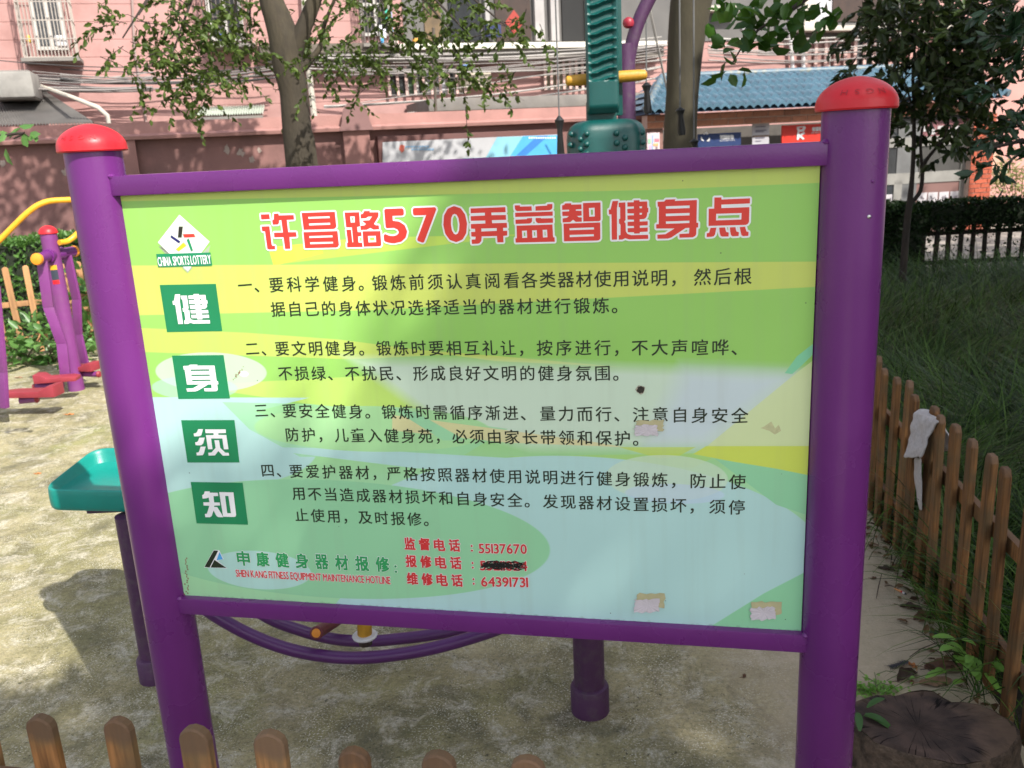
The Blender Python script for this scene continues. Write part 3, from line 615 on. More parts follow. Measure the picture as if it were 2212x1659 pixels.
# torn paper and tape remnants, the burn mark and rust scuffs
PAPER = mat('torn_paper', (.56, .51, .54), .9, .05, 35, .2, 60); TAPE = mat('yellowed_tape', (.46, .42, .24), .45, .12, 40)
def remnant(cx, cy, wpx, hpx, seed):
    rs = random.Random(seed); mbt, mbp_ = MB(), MB()
    def blob(x0, y0, x1, y1, n, jit):
        P = []
        for (a, b), (c, d) in (((x0, y0), (x1, y0)), ((x1, y0), (x1, y1)), ((x1, y1), (x0, y1)), ((x0, y1), (x0, y0))):
            for i in range(n): P.append((a+(c-a)*i/n+rs.uniform(-jit, jit), b+(d-b)*i/n+rs.uniform(-jit, jit)))
        return P
    t_ = blob(cx-wpx/2+2, cy-hpx/2, cx+wpx/2, cy+hpx*.25, 6, 2.4); p_ = blob(cx-wpx/2, cy-hpx*.22, cx+wpx*.30, cy+hpx/2, 9, 2.6)
    mbt.add([(pn(*p)[0], -.0018, pn(*p)[1]) for p in t_], [tuple(range(len(t_)))])
    c0 = pn(cx-wpx*.05, cy+hpx*.1); n = len(p_); mbp_.add([(pn(*p)[0], -.0022-rs.random()*.0015, pn(*p)[1]) for p in p_]+[(c0[0], -.0026, c0[1])], [(i, (i+1) % n, n) for i in range(n)])
    lettering('tape_remnant', mbt, TAPE); lettering('paper_remnant', mbp_, PAPER)
remnant(1405, 923, 62, 32, 1); remnant(1409, 1301, 64, 40, 2); remnant(1659, 1318, 66, 38, 3)
FT_ = mat('tape_ghost', (.5, .5, .27), .5, .12, 120)
flat('tape_ghost', [(1652, 921), (1668, 910), (1676, 925), (1684, 917), (1689, 930), (1676, 938), (1664, 930), (1645, 924)], FT_, -.0005, lambda x, y: (x, y))
mb = MB(); rs = random.Random(5); c0 = pn(1386, 840.5)
P = [(c0[0]+math.cos(a)*.0078*rs.uniform(.75, 1.12), -.0014, c0[1]+math.sin(a)*.0078*rs.uniform(.75, 1.12)) for a in np.linspace(0, 2*math.pi, 18, endpoint=False)]
mb.add(P, [tuple(range(18))]); lettering('burn_mark', mb, mat('burnt_print', (.035, .028, .02), .8, .4, 200))
mb = MB(); P = [(c0[0]+math.cos(a)*.0096*rs.uniform(.8, 1.12), -.0009, c0[1]+math.sin(a)*.0096*rs.uniform(.8, 1.12)) for a in np.linspace(0, 2*math.pi, 16, endpoint=False)]
mb.add(P, [tuple(range(16))]); lettering('burn_halo', mb, mat('scorched_print', (.35, .32, .24), .7, .3, 200))
mb = MB(); rs = random.Random(9)
for i in range(46):
    if i < 20: x, y = 401+rs.uniform(-1, 7)+(1-i/20)*1, 1205+i*4; s = 2.2
    else: x, y = 515+rs.gauss(0, 5), 806; y -= (x-515)*1.1; x += rs.gauss(0, 1.6); y += rs.gauss(0, 1.6); s = 1.2
    if i == 45: x, y, s = 399, 1283, 3
    q = pn(x, y); k = .0012*s
    mb.add([(q[0]+math.cos(a)*k*rs.uniform(.4, 1), -.0007, q[1]+math.sin(a)*k*rs.uniform(.5, 1.3)) for a in np.linspace(0, 6.28, 7, endpoint=False)], [tuple(range(7))])
lettering('rust_stain', mb, mat('rust_stain', (.28, .17, .11), .85, .3, 120))
# embossed letters round the caps (standing on their heads, as moulded)
def cap_text(x, letters, a0, da, m):
    mb = MB()
    for i, ch in enumerate(letters):
        th = a0+da*i
        lo, hi = bbox(ch); cx = (lo[0]+hi[0])/2
        V, F = glyph(ch); vs = []
        for a, b in V:
            aa = th-(a-cx)*.020/.066; h = .027-b*.0125
            rr = .0690*math.sqrt(max(0, 1-((h-.003)/.048)**2))**1.12+.0014
            vs.append((x+rr*math.sin(aa), .012-rr*math.cos(aa), 1.642+h))
        mb.add(vs, F)
    spart('cap_lettering', mb, m)
EMB = mat('red_plastic_relief', (.36, .012, .02), .5, .05)
cap_text(XR, 'HSGN', R(-28), R(19), EMB); cap_text(XL, 'HSGN', R(-18), R(19), EMB)
for x, z, r_, mm in ((XR+.021, 1.455, .0035, STEEL), (XR+.024, 1.515, .0028, PURPLE)):
    yy = .012-math.sqrt(PR**2-(x-XR)**2); mb = MB(); mb.lathe((x, yy+.002, z), [(r_, 0), (r_, .003), (r_*.4, .0045)], 14, axis=Vector((.3, -1, 0)))
    spart('rivet', mb, mm)

# ------------------------------------------------------------------ PICKET FENCES
def picket_mesh(name, m, wdt=.05, h=.67, th=.02, top='round', seed=0):
    rs = random.Random(seed); mb = MB(); n = 7; pts = [(-wdt/2, 0), (wdt/2, 0)]
    if top == 'round':
        for a in np.linspace(0, math.pi, n): pts.append((wdt/2*math.cos(a)*(1 if 0 < a < 3.1 else 1), h-wdt*.42+wdt*.42*math.sin(a)*rs.uniform(.96, 1.02)))
    else: pts += [(wdt/2, h-.02), (wdt*.28, h), (-wdt*.28, h), (-wdt/2, h-.02)]
    mb.prism([(x, 0, z) for x, z in pts], (0, -th/2, 0), (0, th/2, 0))
    me = mb.mesh(name, m, False); bm = bmesh.new(); bm.from_mesh(me)
    bmesh.ops.bevel(bm, geom=[e for e in bm.edges if e.calc_face_angle(0) > R(50)], offset=.003, segments=1, affect='EDGES'); bm.to_mesh(me); bm.free(); return me
def fence(name, label, p0, dirv, count, pitch, rails_side, m, wdt=.05, h=.67, top='round', group=None, zj=.008, z0=0.0, seed=1, lean=.028, rails=(.16, .48), length_extra=.05, rail_th=.022, gap_z=.03, skip=()):
    d = np.array(dirv)/np.linalg.norm(dirv); ang = math.atan2(d[1], d[0]); root = thing(name, label, 'fence', (p0[0], p0[1], z0), group)
    ms = [picket_mesh('picket', m, wdt*s, h, .02, top, seed+i) for i, s in enumerate((1, .94, 1.05))]; rs = random.Random(seed)
    for i in range(count):
        if i in skip: continue
        o = bpy.data.objects.new('picket', ms[rs.randrange(3)]); COL.objects.link(o); o.parent = root
        o.location = (d[0]*pitch*i, d[1]*pitch*i, gap_z+rs.uniform(-zj, zj)); o.rotation_euler = (rs.uniform(-.02, .02), rs.uniform(-lean, lean), ang+rs.uniform(-.09, .09))
    nrm = np.array([-d[1], d[0]])*rails_side*(.01+rail_th/2+.002); L_ = pitch*(count-1)+length_extra*2
    for z in rails:
        mb = MB(); hw = .024; a = Vector((p0[0]-d[0]*length_extra+nrm[0], p0[1]-d[1]*length_extra+nrm[1], z0+z)); e = Vector((d[0]*L_, d[1]*L_, 0)); n_ = Vector((-d[1], d[0], 0))*rail_th/2
        mb.add([a-n_-Vector((0, 0, hw)), a+n_-Vector((0, 0, hw)), a+n_+Vector((0, 0, hw)), a-n_+Vector((0, 0, hw)),
                a+e-n_-Vector((0, 0, hw)), a+e+n_-Vector((0, 0, hw)), a+e+n_+Vector((0, 0, hw)), a+e-n_+Vector((0, 0, hw))],
               [(0, 1, 2, 3), (7, 6, 5, 4), (0, 4, 5, 1), (1, 5, 6, 2), (2, 6, 7, 3), (3, 7, 4, 0)])
        part('rail', mb, m, root, smooth=False, bev=.003)
    return root
FP = [np.array(p) for p in FT]; pitchR = np.linalg.norm(FP[-1]-FP[0])/10
startR = FENCE_P(FP[-1][1])-fdir*pitchR*11
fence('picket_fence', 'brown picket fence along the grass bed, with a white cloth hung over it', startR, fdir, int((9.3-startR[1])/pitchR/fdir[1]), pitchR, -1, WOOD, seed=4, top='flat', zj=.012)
# front fence: tops read from the photo at 0.62 m
fx = [(90, 1540), (245, 1560), (405, 1575), (575, 1590), (755, 1605), (945, 1620), (1140, 1640)]
FF = [G(a, b, .70)[:2] for a, b in fx]; ffd = (FF[-1]-FF[0])/np.linalg.norm(FF[-1]-FF[0]); pf = np.linalg.norm(FF[-1]-FF[0])/6
fence('picket_fence', 'orange brown picket fence in the foreground below the sign, only its rounded tops showing', FF[0]-ffd*pf*3, ffd, 18, pf, -1, WOOD_F, wdt=.053, seed=31, zj=.006, lean=.007, rails=(.16, .57))
# fence on the left in front of the hedge
lf = [atY((60/1.951)*.5486, (850+590/1.951)*.5486, 7.75), atY((160/1.951)*.5486, (850+560/1.951)*.5486, 7.9)]
LF0 = np.array([-6.2, 7.0]); LF1 = np.array([-2.4, 8.6]); lfd = (LF1-LF0)/np.linalg.norm(LF1-LF0)
fence('picket_fence', 'sunlit tan picket fence in front of the clipped hedge behind the striding machine', LF0, lfd, 30, .142, 1, mat('lit_tone_picket_wood', (.36, .19, .085), .8, .25, 30, .2, 90, stretch=(1, 1, .1), vary_obj=.2), h=.78, top='round', seed=51)  # lighter copy of the picket wood, sunshine put into its tone
# dark fence at the far end of the bed
DF0 = G(1870, 606)[:2]; DF1 = G(2212, 590)[:2]; dfd = (DF1-DF0)/np.linalg.norm(DF1-DF0)
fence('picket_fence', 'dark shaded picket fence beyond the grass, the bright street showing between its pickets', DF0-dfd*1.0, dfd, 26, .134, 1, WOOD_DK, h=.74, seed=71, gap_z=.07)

# ------------------------------------------------------------------ STRIDING MACHINE (left)
wb = G(166, 842); WY = wb[1]
walker = thing('striding_machine', 'purple striding exercise machine with red footplates and yellow handrail at the left', 'exercise machine', wb)
def wp(x, y, Y=None): return atY(x, y, Y or WY)
k4 = lambda x, y: ((x/1.951)*.5486, (850+y/1.951)*.5486)
topw = wp(*k4(405, 130)); mb = MB(); mb.tube([wb+np.array([0, 0, -.02]), (wb[0], wb[1], .3), (wb[0], wb[1], .8), (wb[0], wb[1], topw[2])], .057, 28); post = part('post', mb, PURPLE_WORN, walker)
mb = MB(); mb.lathe((wb[0], wb[1], topw[2]-.005), [(.062, 0), (.066, .004)]+[(.066*math.cos(a), .06*math.sin(a)) for a in np.linspace(.1, 1.5, 9)], 28); part('cap', mb, RED_CAP, walker)
zc = wp(*k4(400, 300))[2]
bd = np.array([-.80, -1.0, 0]); bd /= np.linalg.norm(bd)
c0 = np.array([wb[0], wb[1], zc])
for sgn, ln, tgt in ((1, .33, wp(81, 560, WY-.26)), (-1, .36, wp(160, 549, WY+.20))):
    d = np.array([tgt[0]-c0[0], tgt[1]-c0[1], 0]); ln = np.linalg.norm(d); d = d/ln; ln = ln; mb = MB(); mb.tube([c0+d*.03, c0+d*.09], .048, 20); part('bearing_sleeve', mb, PURPLE, walker)
    mb = MB(); mb.tube([c0+d*.09, c0+d*ln], .038, 20); bar = part('crossbar', mb, PURPLE, walker)
    mb = MB(); mb.lathe(c0+d*(ln-.004), [(.041, 0), (.043, .012), (.036, .03), (.012, .037)], 20, axis=Vector(d)); part('end_cap', mb, ORANGE, bar)
    tp = c0+d*(ln-.07); 
    sidev = np.cross(d, [0, 0, 1.0])
    pts = [tp+[0, 0, -.02], tp+[0, 0, -.35]+sidev*.015, tp+[0, 0, -.62]+sidev*(-.03), [tp[0], tp[1], .17]+sidev*(-.015)]
    mb = MB()
    for i in range(3):
        a, b = np.array(pts[i]), np.array(pts[i+1]); w1 = d*.011; w2 = sidev*.036
        mb.add([a-w1-w2, a+w1-w2, a+w1+w2, a-w1+w2, b-w1-w2, b+w1-w2, b+w1+w2, b-w1+w2], [(0, 1, 2, 3), (7, 6, 5, 4), (0, 4, 5, 1), (1, 5, 6, 2), (2, 6, 7, 3), (3, 7, 4, 0)])
    lg = part('swing_leg', mb, PURPLE_WORN, walker, bev=.004)
    f0 = np.array([tp[0], tp[1], .17]); fd = sidev*(-1 if sgn == 1 else -1); od = d
    for q in (1,):
        cc = f0+np.array([0, -.10, 0])+sidev*(.0 if sgn == 1 else -.0); 
        mb = MB(); prof = [(-.15, .0, .0), (-.11, .010, .012), (.05, .010, .012), (.085, .036, .045), (.14, .04, .05)]
        L_ = []; wv = od*.055
        for s_, zt, _ in prof: L_ += [cc+sidev*s_-wv+[0, 0, zt], cc+sidev*s_+wv+[0, 0, zt], cc+sidev*s_+wv+[0, 0, -.025], cc+sidev*s_-wv+[0, 0, -.025]]
        fs = [(i*4+j, i*4+(j+1) % 4, i*4+4+(j+1) % 4, i*4+4+j) for i in range(4) for j in range(4)]+[(3, 2, 1, 0), (16, 17, 18, 19)]
        mb.add(L_, fs); pd = part('footplate', mb, RED_PEDAL, walker, bev=.006)
        mb = MB(); mb.tube([cc-sidev*.04+[0, 0, -.055], cc+sidev*.15+[0, 0, -.055]], .022, 14); part('footplate_tube', mb, PURPLE_WORN, pd)
        mb = MB(); mb.lathe(cc+sidev*.15+[0, 0, -.055], [(.023, 0), (.026, .008), (.018, .022)], 14, axis=Vector(sidev)); part('tube_cap', mb, RED_PEDAL, pd)
# yellow handrail
def smooth_path(P, n=8):
    P = [np.array(p, float) for p in P]; out = []
    for i in range(len(P)-1):
        p0, p1, p2, p3 = P[max(i-1, 0)], P[i], P[i+1], P[min(i+2, len(P)-1)]
        for t in np.linspace(0, 1, n, endpoint=False):
            out.append(.5*((2*p1)+(-p0+p2)*t+(2*p0-5*p1+4*p2-p3)*t*t+(-p0+3*p1-3*p2+p3)*t**3))
    out.append(P[-1]); return out
hr = [wp(128, 524, WY-.02), wp(148, 520, WY+.05), wp(172, 500, WY+.1), wp(215, 455, WY+.1), wp(190, 433, WY+.05), wp(140, 432, WY), wp(97, 437, WY-.05), wp(60, 459, WY-.1), wp(0, 518, WY-.15), wp(-70, 585, WY-.2), wp(-80, 700, WY-.2)]
mb = MB(); mb.tube(smooth_path(hr), .02, 14); part('handrail', mb, YELLOW, walker)
# small instruction plate on the post (yellow, dark and red bands)
pt, pb_ = wp(*k4(485, 370)), wp(*k4(497, 515)); px_ = wb[0]+.017; pyy = wb[1]-.0555
for i, (a, b, mm) in enumerate(((0, .24, YELLOW), (.24, .78, mat('dark_print', (.03, .04, .06), .5)), (.78, 1, RED_CAP))):
    z1 = pt[2]+(pb_[2]-pt[2])*a; z0 = pt[2]+(pb_[2]-pt[2])*b; mb = MB()
    vs = []; 
    for ang in np.linspace(-.05, .75, 6):
        for z in (z0, z1): vs.append((wb[0]+.0585*math.sin(ang), wb[1]-.0585*math.cos(ang), z))
    mb.add(vs, [(2*j, 2*j+2, 2*j+3, 2*j+1) for j in range(5)]); part('instruction_plate', mb, mm, post)
# second striding leg pair at the frame edge
wb2 = wb+np.array([-1.2, -.75, 0]); 
lx, ly = k4(30, 1475); lp = G(lx, ly, .12)
mb = MB(); up_ = atY(-4, 560, lp[1])
for (a, b) in ((lp, atY(k4(15, 1200)[0], k4(15, 1200)[1], lp[1])), (atY(k4(15, 1200)[0], k4(15, 1200)[1], lp[1]), atY(-12, 620, lp[1]))):
    w1 = np.array([.011, 0, 0]); w2 = np.array([.0, .036, 0]); w1 = np.array([.033, -.012, 0]); w2 = np.array([.006, .012, 0])
    mb.add([a-w1-w2, a+w1-w2, a+w1+w2, a-w1+w2, b-w1-w2, b+w1-w2, b+w1+w2, b-w1+w2], [(0, 1, 2, 3), (7, 6, 5, 4), (0, 4, 5, 1), (1, 5, 6, 2), (2, 6, 7, 3), (3, 7, 4, 0)])
part('swing_leg', mb, PURPLE_WORN, walker, bev=.003)
mb = MB(); q0 = G(*k4(80, 1370), .17); q1 = G(*k4(310, 1365), .17); dd = (q1-q0)/np.linalg.norm(q1-q0); sd_ = np.cross([0, 0, 1.0], dd)
L_ = []
for s_, zt in ((-.12, 0), (.0, .01), (.33*.6, .012), (.26, .045), (.31, .05)):
    c = q0+dd*s_; L_ += [c-sd_*.0+[0, 0, zt], c+sd_*.12+[0, 0, zt], c+sd_*.12+[0, 0, -.03], c+[0, 0, -.03]]
L_ = L_[:20]; mb.add(L_, [(i*4+j, i*4+(j+1) % 4, i*4+4+(j+1) % 4, i*4+4+j) for i in range(4) for j in range(4)]+[(3, 2, 1, 0), (16, 17, 18, 19)])
pd = part('footplate', mb, RED_PEDAL, walker, bev=.006)
mb = MB(); a = G(*k4(150, 1420), .11); b = G(*k4(270, 1408), .11); mb.tube([a, b], .022, 14); part('footplate_tube', mb, PURPLE_WORN, pd)
mb = MB(); mb.lathe(b, [(.024, 0), (.028, .01), (.02, .024)], 14, axis=Vector(b-a)); part('tube_cap', mb, RED_PEDAL, pd)

# ------------------------------------------------------------------ SEATED EXERCISER behind the sign
sb = G(337, 1464); mbase = G(1275, 1533)
seatm = thing('seated_exerciser', 'purple seated exercise machine with a teal seat and curved tubes behind the sign', 'exercise machine', (0, sb[1], 0))
zS = .64
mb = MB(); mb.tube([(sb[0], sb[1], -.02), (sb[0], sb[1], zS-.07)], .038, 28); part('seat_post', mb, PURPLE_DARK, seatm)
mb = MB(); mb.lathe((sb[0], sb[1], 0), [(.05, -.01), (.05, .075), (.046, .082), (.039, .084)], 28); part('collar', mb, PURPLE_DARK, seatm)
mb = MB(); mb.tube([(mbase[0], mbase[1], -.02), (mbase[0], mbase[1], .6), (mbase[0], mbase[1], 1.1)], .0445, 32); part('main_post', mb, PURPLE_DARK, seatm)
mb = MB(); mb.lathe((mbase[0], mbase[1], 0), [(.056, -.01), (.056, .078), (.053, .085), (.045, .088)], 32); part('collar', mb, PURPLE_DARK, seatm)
# moulded seat: rounded trapezoid shell with raised rim
fl = G(88, 1066, zS)[:2]; bl = G(207, 980, zS+.03)[:2]; fr_ = G(300, 1070, zS)[:2]
br = bl+np.array([.20, -.02])
C4 = [fl, fr_, br, bl]; NS = 44
def rounded(C4, rad, n):
    P = []; 
    for i in range(4):
        p, a, b = np.array(C4[i]), np.array(C4[i-1]), np.array(C4[(i+1) % 4]); u1 = (a-p)/np.linalg.norm(a-p); u2 = (b-p)/np.linalg.norm(b-p)
        s, e = p+u1*rad, p+u2*rad
        for t in np.linspace(0, 1, n//4): P.append((1-t)**2*s+2*t*(1-t)*p+t*t*e)
    return P
cenS = sum(C4)/4; mb = MB(); rings = []
for scl, z in ((.90, -.062), (.97, -.058), (1.0, -.048), (1.0, -.004), (.985, .010), (.955, .014), (.90, .006), (.84, -.010), (.6, -.016), (.3, -.018)):
    ro = rounded([cenS+(p-cenS)*scl for p in C4], .055*scl, NS); rings.append([(p[0], p[1], zS+z+(.045 if z > -.02 else 0)*max(0, min(1, (p[1]-fl[1])/.3))*(.4 if scl < .9 else 1)) for p in ro])
n_ = len(rings[0]); vs = [p for r_ in rings for p in r_]
fs = [(i*n_+j, i*n_+(j+1) % n_, (i+1)*n_+(j+1) % n_, (i+1)*n_+j) for i in range(len(rings)-1) for j in range(n_)]+[tuple(range(n_))[::-1], tuple((len(rings)-1)*n_+j for j in range(n_))]
mb.add(vs, fs); so = part('seat', mb, GREEN_PL, seatm)
so.modifiers.new('sub', 'SUBSURF').levels = 1; so.modifiers['sub'].render_levels = 1
mb = MB(); mb.box((cenS[0]-.05, cenS[1]-.08, zS-.092), (cenS[0]+.13, cenS[1]+.08, zS-.063)); part('seat_bracket', mb, PURPLE_DARK, seatm, bev=.005)
# curved twin tubes
for pts, Y in (([(322, 1215), (345, 1240), (400, 1282), (466, 1330), (540, 1371), (620, 1401), (700, 1417), (780, 1421), (871, 1412), (960, 1394), (1071, 1360), (1160, 1320), (1250, 1260)], 2.28),
               ([(420, 1200), (500, 1280), (579, 1334), (650, 1362), (720, 1380), (790, 1385), (860, 1380), (940, 1370), (1020, 1352), (1110, 1318), (1180, 1280), (1270, 1200)], 2.50)):
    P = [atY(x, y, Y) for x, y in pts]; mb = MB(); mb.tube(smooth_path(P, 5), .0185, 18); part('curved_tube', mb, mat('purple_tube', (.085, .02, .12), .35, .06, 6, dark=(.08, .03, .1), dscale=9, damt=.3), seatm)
mb = MB(); a = atY(786, 1300, 2.36); b = atY(788, 1372, 2.36); mb.tube([a, b], .022, 20); ft = part('foot_peg', mb, YELLOW_D, seatm)
mb = MB(); mb.lathe(b-np.array([0, 0, .006]), [(.010, 0), (.036, .001), (.038, .006), (.034, .010), (.012, .011)], 28); part('washer', mb, WHITE_PL, ft)
mb = MB(); mb.tube([b-np.array([0, 0, .006]), b-np.array([0, 0, .03])], .020, 18); part('peg_end', mb, mat('dark_wood_peg', (.06, .04, .03), .7), ft)
mb = MB(); a = atY(684, 1367, 2.26); b = atY(760, 1318, 2.62); mb.tube([a, b], .0185, 18); hg = part('hand_grip', mb, mat('maroon_grip', (.13, .02, .03), .55), seatm)
mb = MB(); d = Vector(a-b).normalized(); mb.lathe(Vector(a), [(.0185, -.001), (.0195, .002), (.017, .004)], 20, axis=d); part('grip_ring', mb, mat('maroon_grip', (.13, .02, .03), .55), hg)
mb = MB(); mb.lathe(Vector(a)+d*.004, [(.0135, -.002), (.0125, .003), (.004, .0045)], 18, axis=d); part('grip_cap', mb, ORANGE, hg)
mb = MB(); mb.tube([atY(1250, 1260, 2.28), (mbase[0], mbase[1], .62), atY(1270, 1200, 2.5)], .018, 12); part('brace', mb, PURPLE_DARK, seatm)
mb = MB(); mb.tube([(sb[0]+.02, sb[1], .6), (sb[0]+.35, sb[1]+.02, .85), (mbase[0], mbase[1], .95)], .025, 14); part('cross_beam', mb, PURPLE_DARK, seatm)

# ------------------------------------------------------------------ BACK MASSAGER
MY = 4.4
mc = atY(1308, 250, MY); mas = thing('back_massager', 'teal back massage column with a wavy ribbed board above a studded drum', 'exercise machine', (mc[0], MY, 0))
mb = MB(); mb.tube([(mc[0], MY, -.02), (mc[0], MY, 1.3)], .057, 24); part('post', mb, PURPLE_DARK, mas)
z_dt = atY(1308, 262, MY)[2]; hwD = (atY(1391, 300, MY)[0]-atY(1227, 300, MY)[0])/2; zc = z_dt
cxD = (atY(1391, 300, MY)[0]+atY(1227, 300, MY)[0])/2
mb = MB(); nA = 64; prof = [(.35, .008), (.62, .006), (.78, -.004), (.90, -.02), (.975, -.045), (1, -.08), (1, -.45), (.95, -.5), (.5, -.52)]
rg = []
for k_, dz in prof:
    r_ = []
    for j in range(nA):
        a = 2*math.pi*j/nA; sx = abs(math.cos(a))**.62*np.sign(math.cos(a)); sy = abs(math.sin(a))**.62*np.sign(math.sin(a)); lob = 1+.035*math.cos(6*a)
        r_.append((cxD+hwD*k_*sx*lob, MY+hwD*.8*k_*sy*lob, z_dt+dz))
    rg.append(r_)
mb.add([p for r_ in rg for p in r_], [(i*nA+j, i*nA+(j+1) % nA, (i+1)*nA+(j+1) % nA, (i+1)*nA+j) for i in range(len(rg)-1) for j in range(nA)]+[tuple(range(nA)), tuple((len(rg)-1)*nA+j for j in range(nA))][::1])
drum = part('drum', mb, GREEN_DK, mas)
studm = MB(); studm.lathe((0, 0, 0), [(.0145, 0), (.0135, .006), (.010, .011), (.005, .0145), (.001, .0155)], 14, axis=Vector((0, -1, 0)))
sm = studm.mesh('stud', GREEN_DK); cst = lambda x, y: ((2150+x/2.552)*.5486, (y/2.552)*.5486)
for x, y in ((410, 1345), (345, 1400), (410, 1450), (345, 1500), (410, 1548), (710, 1338), (795, 1385), (712, 1438), (795, 1482), (712, 1540), (255, 1350), (248, 1460), (965, 1330), (970, 1430), (968, 1520), (345, 1600), (795, 1590)):
    p = atY(*cst(x, y), MY-hwD*.8); fx_ = (p[0]-cxD)/hwD; p = atY(*cst(x, y), MY-hwD*.8*(1-max(0, abs(fx_)-.72)*1.6)); o = bpy.data.objects.new('stud', sm); COL.objects.link(o); o.parent = drum
    o.location = Vector(p)-Vector(mas.location)+Vector((0, .004, 0)); o.rotation_euler = (0, 0, max(-1.2, min(1.2, fx_*abs(fx_)*1.3)))
mb = MB(); nk = atY(1308, 250, MY); bx0 = atY(*cst(400, 700), MY-.07)[0]; bx1 = atY(*cst(722, 700), MY-.07)[0]; bzb = atY(*cst(560, 1140), MY-.07)[2]; bw = bx1-bx0; bxc = (bx0+bx1)/2
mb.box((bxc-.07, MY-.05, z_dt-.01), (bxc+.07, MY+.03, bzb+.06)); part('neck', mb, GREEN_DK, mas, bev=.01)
def board(yf, sgn, x0, x1, m):
    mb = MB(); nu, nv = 17, 330; z0, z1 = bzb, bzb+1.25; rp = .0418; vs = []
    for j in range(nv+1):
        for i in range(nu+1):
            u = i/nu; z = z0+(z1-z0)*j/nv; e = .0
            inx = min(1, max(0, (min(u, 1-u)-.10)/.04)); inz = min(1, max(0, (z-z0-.14)/.01))
            ph = ((z-z0-.010*math.sin((u-.5)*2.4)+.005*math.sin(u*6.3)) % rp)/rp; prof = (math.exp(-((ph-.5)/.17)**2))
            rim = 1-math.exp(-min(u, 1-u)/.03); dep = -.016*rim+inx*inz*(-.017*prof+.016)
            if z-z0 < .04: dep += .03*(1-(z-z0)/.04)**2
            vs.append((x0+(x1-x0)*u, yf-sgn*(-dep), z) if sgn > 0 else (x0+(x1-x0)*u, yf+dep*-1, z))
    fs = [(j*(nu+1)+i, j*(nu+1)+i+1, (j+1)*(nu+1)+i+1, (j+1)*(nu+1)+i) for j in range(nv) for i in range(nu)]
    mb.add(vs, fs); return mb
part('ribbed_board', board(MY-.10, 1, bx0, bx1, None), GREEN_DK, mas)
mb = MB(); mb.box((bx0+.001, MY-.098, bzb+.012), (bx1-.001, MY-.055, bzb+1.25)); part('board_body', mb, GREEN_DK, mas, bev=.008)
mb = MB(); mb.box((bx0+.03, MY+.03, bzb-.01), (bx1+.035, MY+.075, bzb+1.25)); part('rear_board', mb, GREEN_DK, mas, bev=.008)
mb = MB(); a = atY(*cst(195, 815), MY+.0); b = atY(*cst(1015, 750), MY+.0); rs_ = [.012, .022, .026, .027, .027, .026, .022, .011]
mb.tube([a+(b-a)*t for t in (0, .02, .1, .3, .7, .9, .98, 1)], rs_, 18); part('roller_bar', mb, YELLOW_D, mas)
# ------------------------------------------------------------------ PULLEY TRAINER
PY = 4.75
pc = atY(1353, 200, PY); pul = thing('pulley_trainer', 'tall purple post with curved arm, red ball cap and black pull handles on cords', 'exercise machine', (pc[0], PY, 0))
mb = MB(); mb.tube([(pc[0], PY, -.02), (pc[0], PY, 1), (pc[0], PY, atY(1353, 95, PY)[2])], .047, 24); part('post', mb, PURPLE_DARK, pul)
bp_ = atY(*cst(828, 228), PY-.05); mb = MB(); mb.lathe((bp_[0], bp_[1], bp_[2]-.026), [(.012, 0), (.024, .008), (.029, .024), (.025, .040), (.013, .050), (.002, .053)], 22); part('ball_cap', mb, mat('dull_red_plastic', (.33, .02, .04), .5), pul)
arm = [atY(1356, 150, PY), atY(1361, 112, PY), atY(1370, 75, PY), atY(1383, 38, PY), atY(1401, 0, PY), atY(1430, -60, PY), (pc[0]+.42, PY, 2.95), (pc[0]+.1, PY, 3.05), (pc[0]-.4, PY, 3.05), (pc[0]-.5, PY, 2.98)]
mb = MB(); mb.tube(smooth_path(arm, 5), [.034]*46, 20); part('curved_arm', mb, PURPLE_DARK, pul)
CORD = mat('grey_cord', (.14, .14, .14), .7)
for (x0, y0, x1, y1, hy0, hy1) in ((1198, -60, 1208, 250, 250, 350), (1399, -60, 1396, 178, 178, 246), (1466, -60, 1469, 232, 232, 292), (1497, 180, 1499, 300, 300, 350)):
    Yh = 4.9; a = atY(x0, y0, Yh); b = atY(x1, y1, Yh); hb = atY(x1+4, hy1, Yh); a = np.array([a[0], a[1], 3.0])
    if x0 == 1497: a = np.array([b[0]-.01, b[1], 3.0])
    mb = MB(); mb.tube([a, b], .0045, 6); part('cord', mb, CORD, pul)
    mb = MB(); mb.tube([b, b*.9+hb*.1, b*.82+hb*.18, b*.7+hb*.3, b*.1+hb*.9, hb], [.006, .026, .021, .014, .022, .018], 14); part('pull_handle', mb, BLACK, pul)

# ------------------------------------------------------------------ STUMP and litter on the right
st_px = [(-160,700),(-120,560),(60,500),(250,450),(500,450),(700,390),(860,368),(1000,385),(1150,480),(1250,530),(1400,530),(1600,560),(1800,640),(2000,760),(2110,880),(2120,1000),(2000,1180),(1850,1260),(1600,1330),(1400,1370),(1200,1340),(900,1270),(600,1200),(400,1130),(200,1060),(60,920),(-100,850)]
cs = lambda x, y: ((3380+x/3.393)*.5486, (2600+y/3.393)*.5486)
ZS = .13; SP = np.array([G(*cs(x, y), ZS) for x, y in st_px]); SP = SP[:, :2]
cst0 = G(*cs(800, 900), ZS)[:2]
stump = thing('tree_stump', 'dark sawn tree stump with radial cracks at the lower right corner', 'tree stump', (cst0[0], cst0[1], 0))
den = []
for i in range(len(SP)):
    for t in (0, .25, .5, .75): 
        p = SP[i]*(1-t)+SP[(i+1) % len(SP)]*t; den.append(p)
den = np.array(den); nD = len(den)
mb = MB(); rings = []
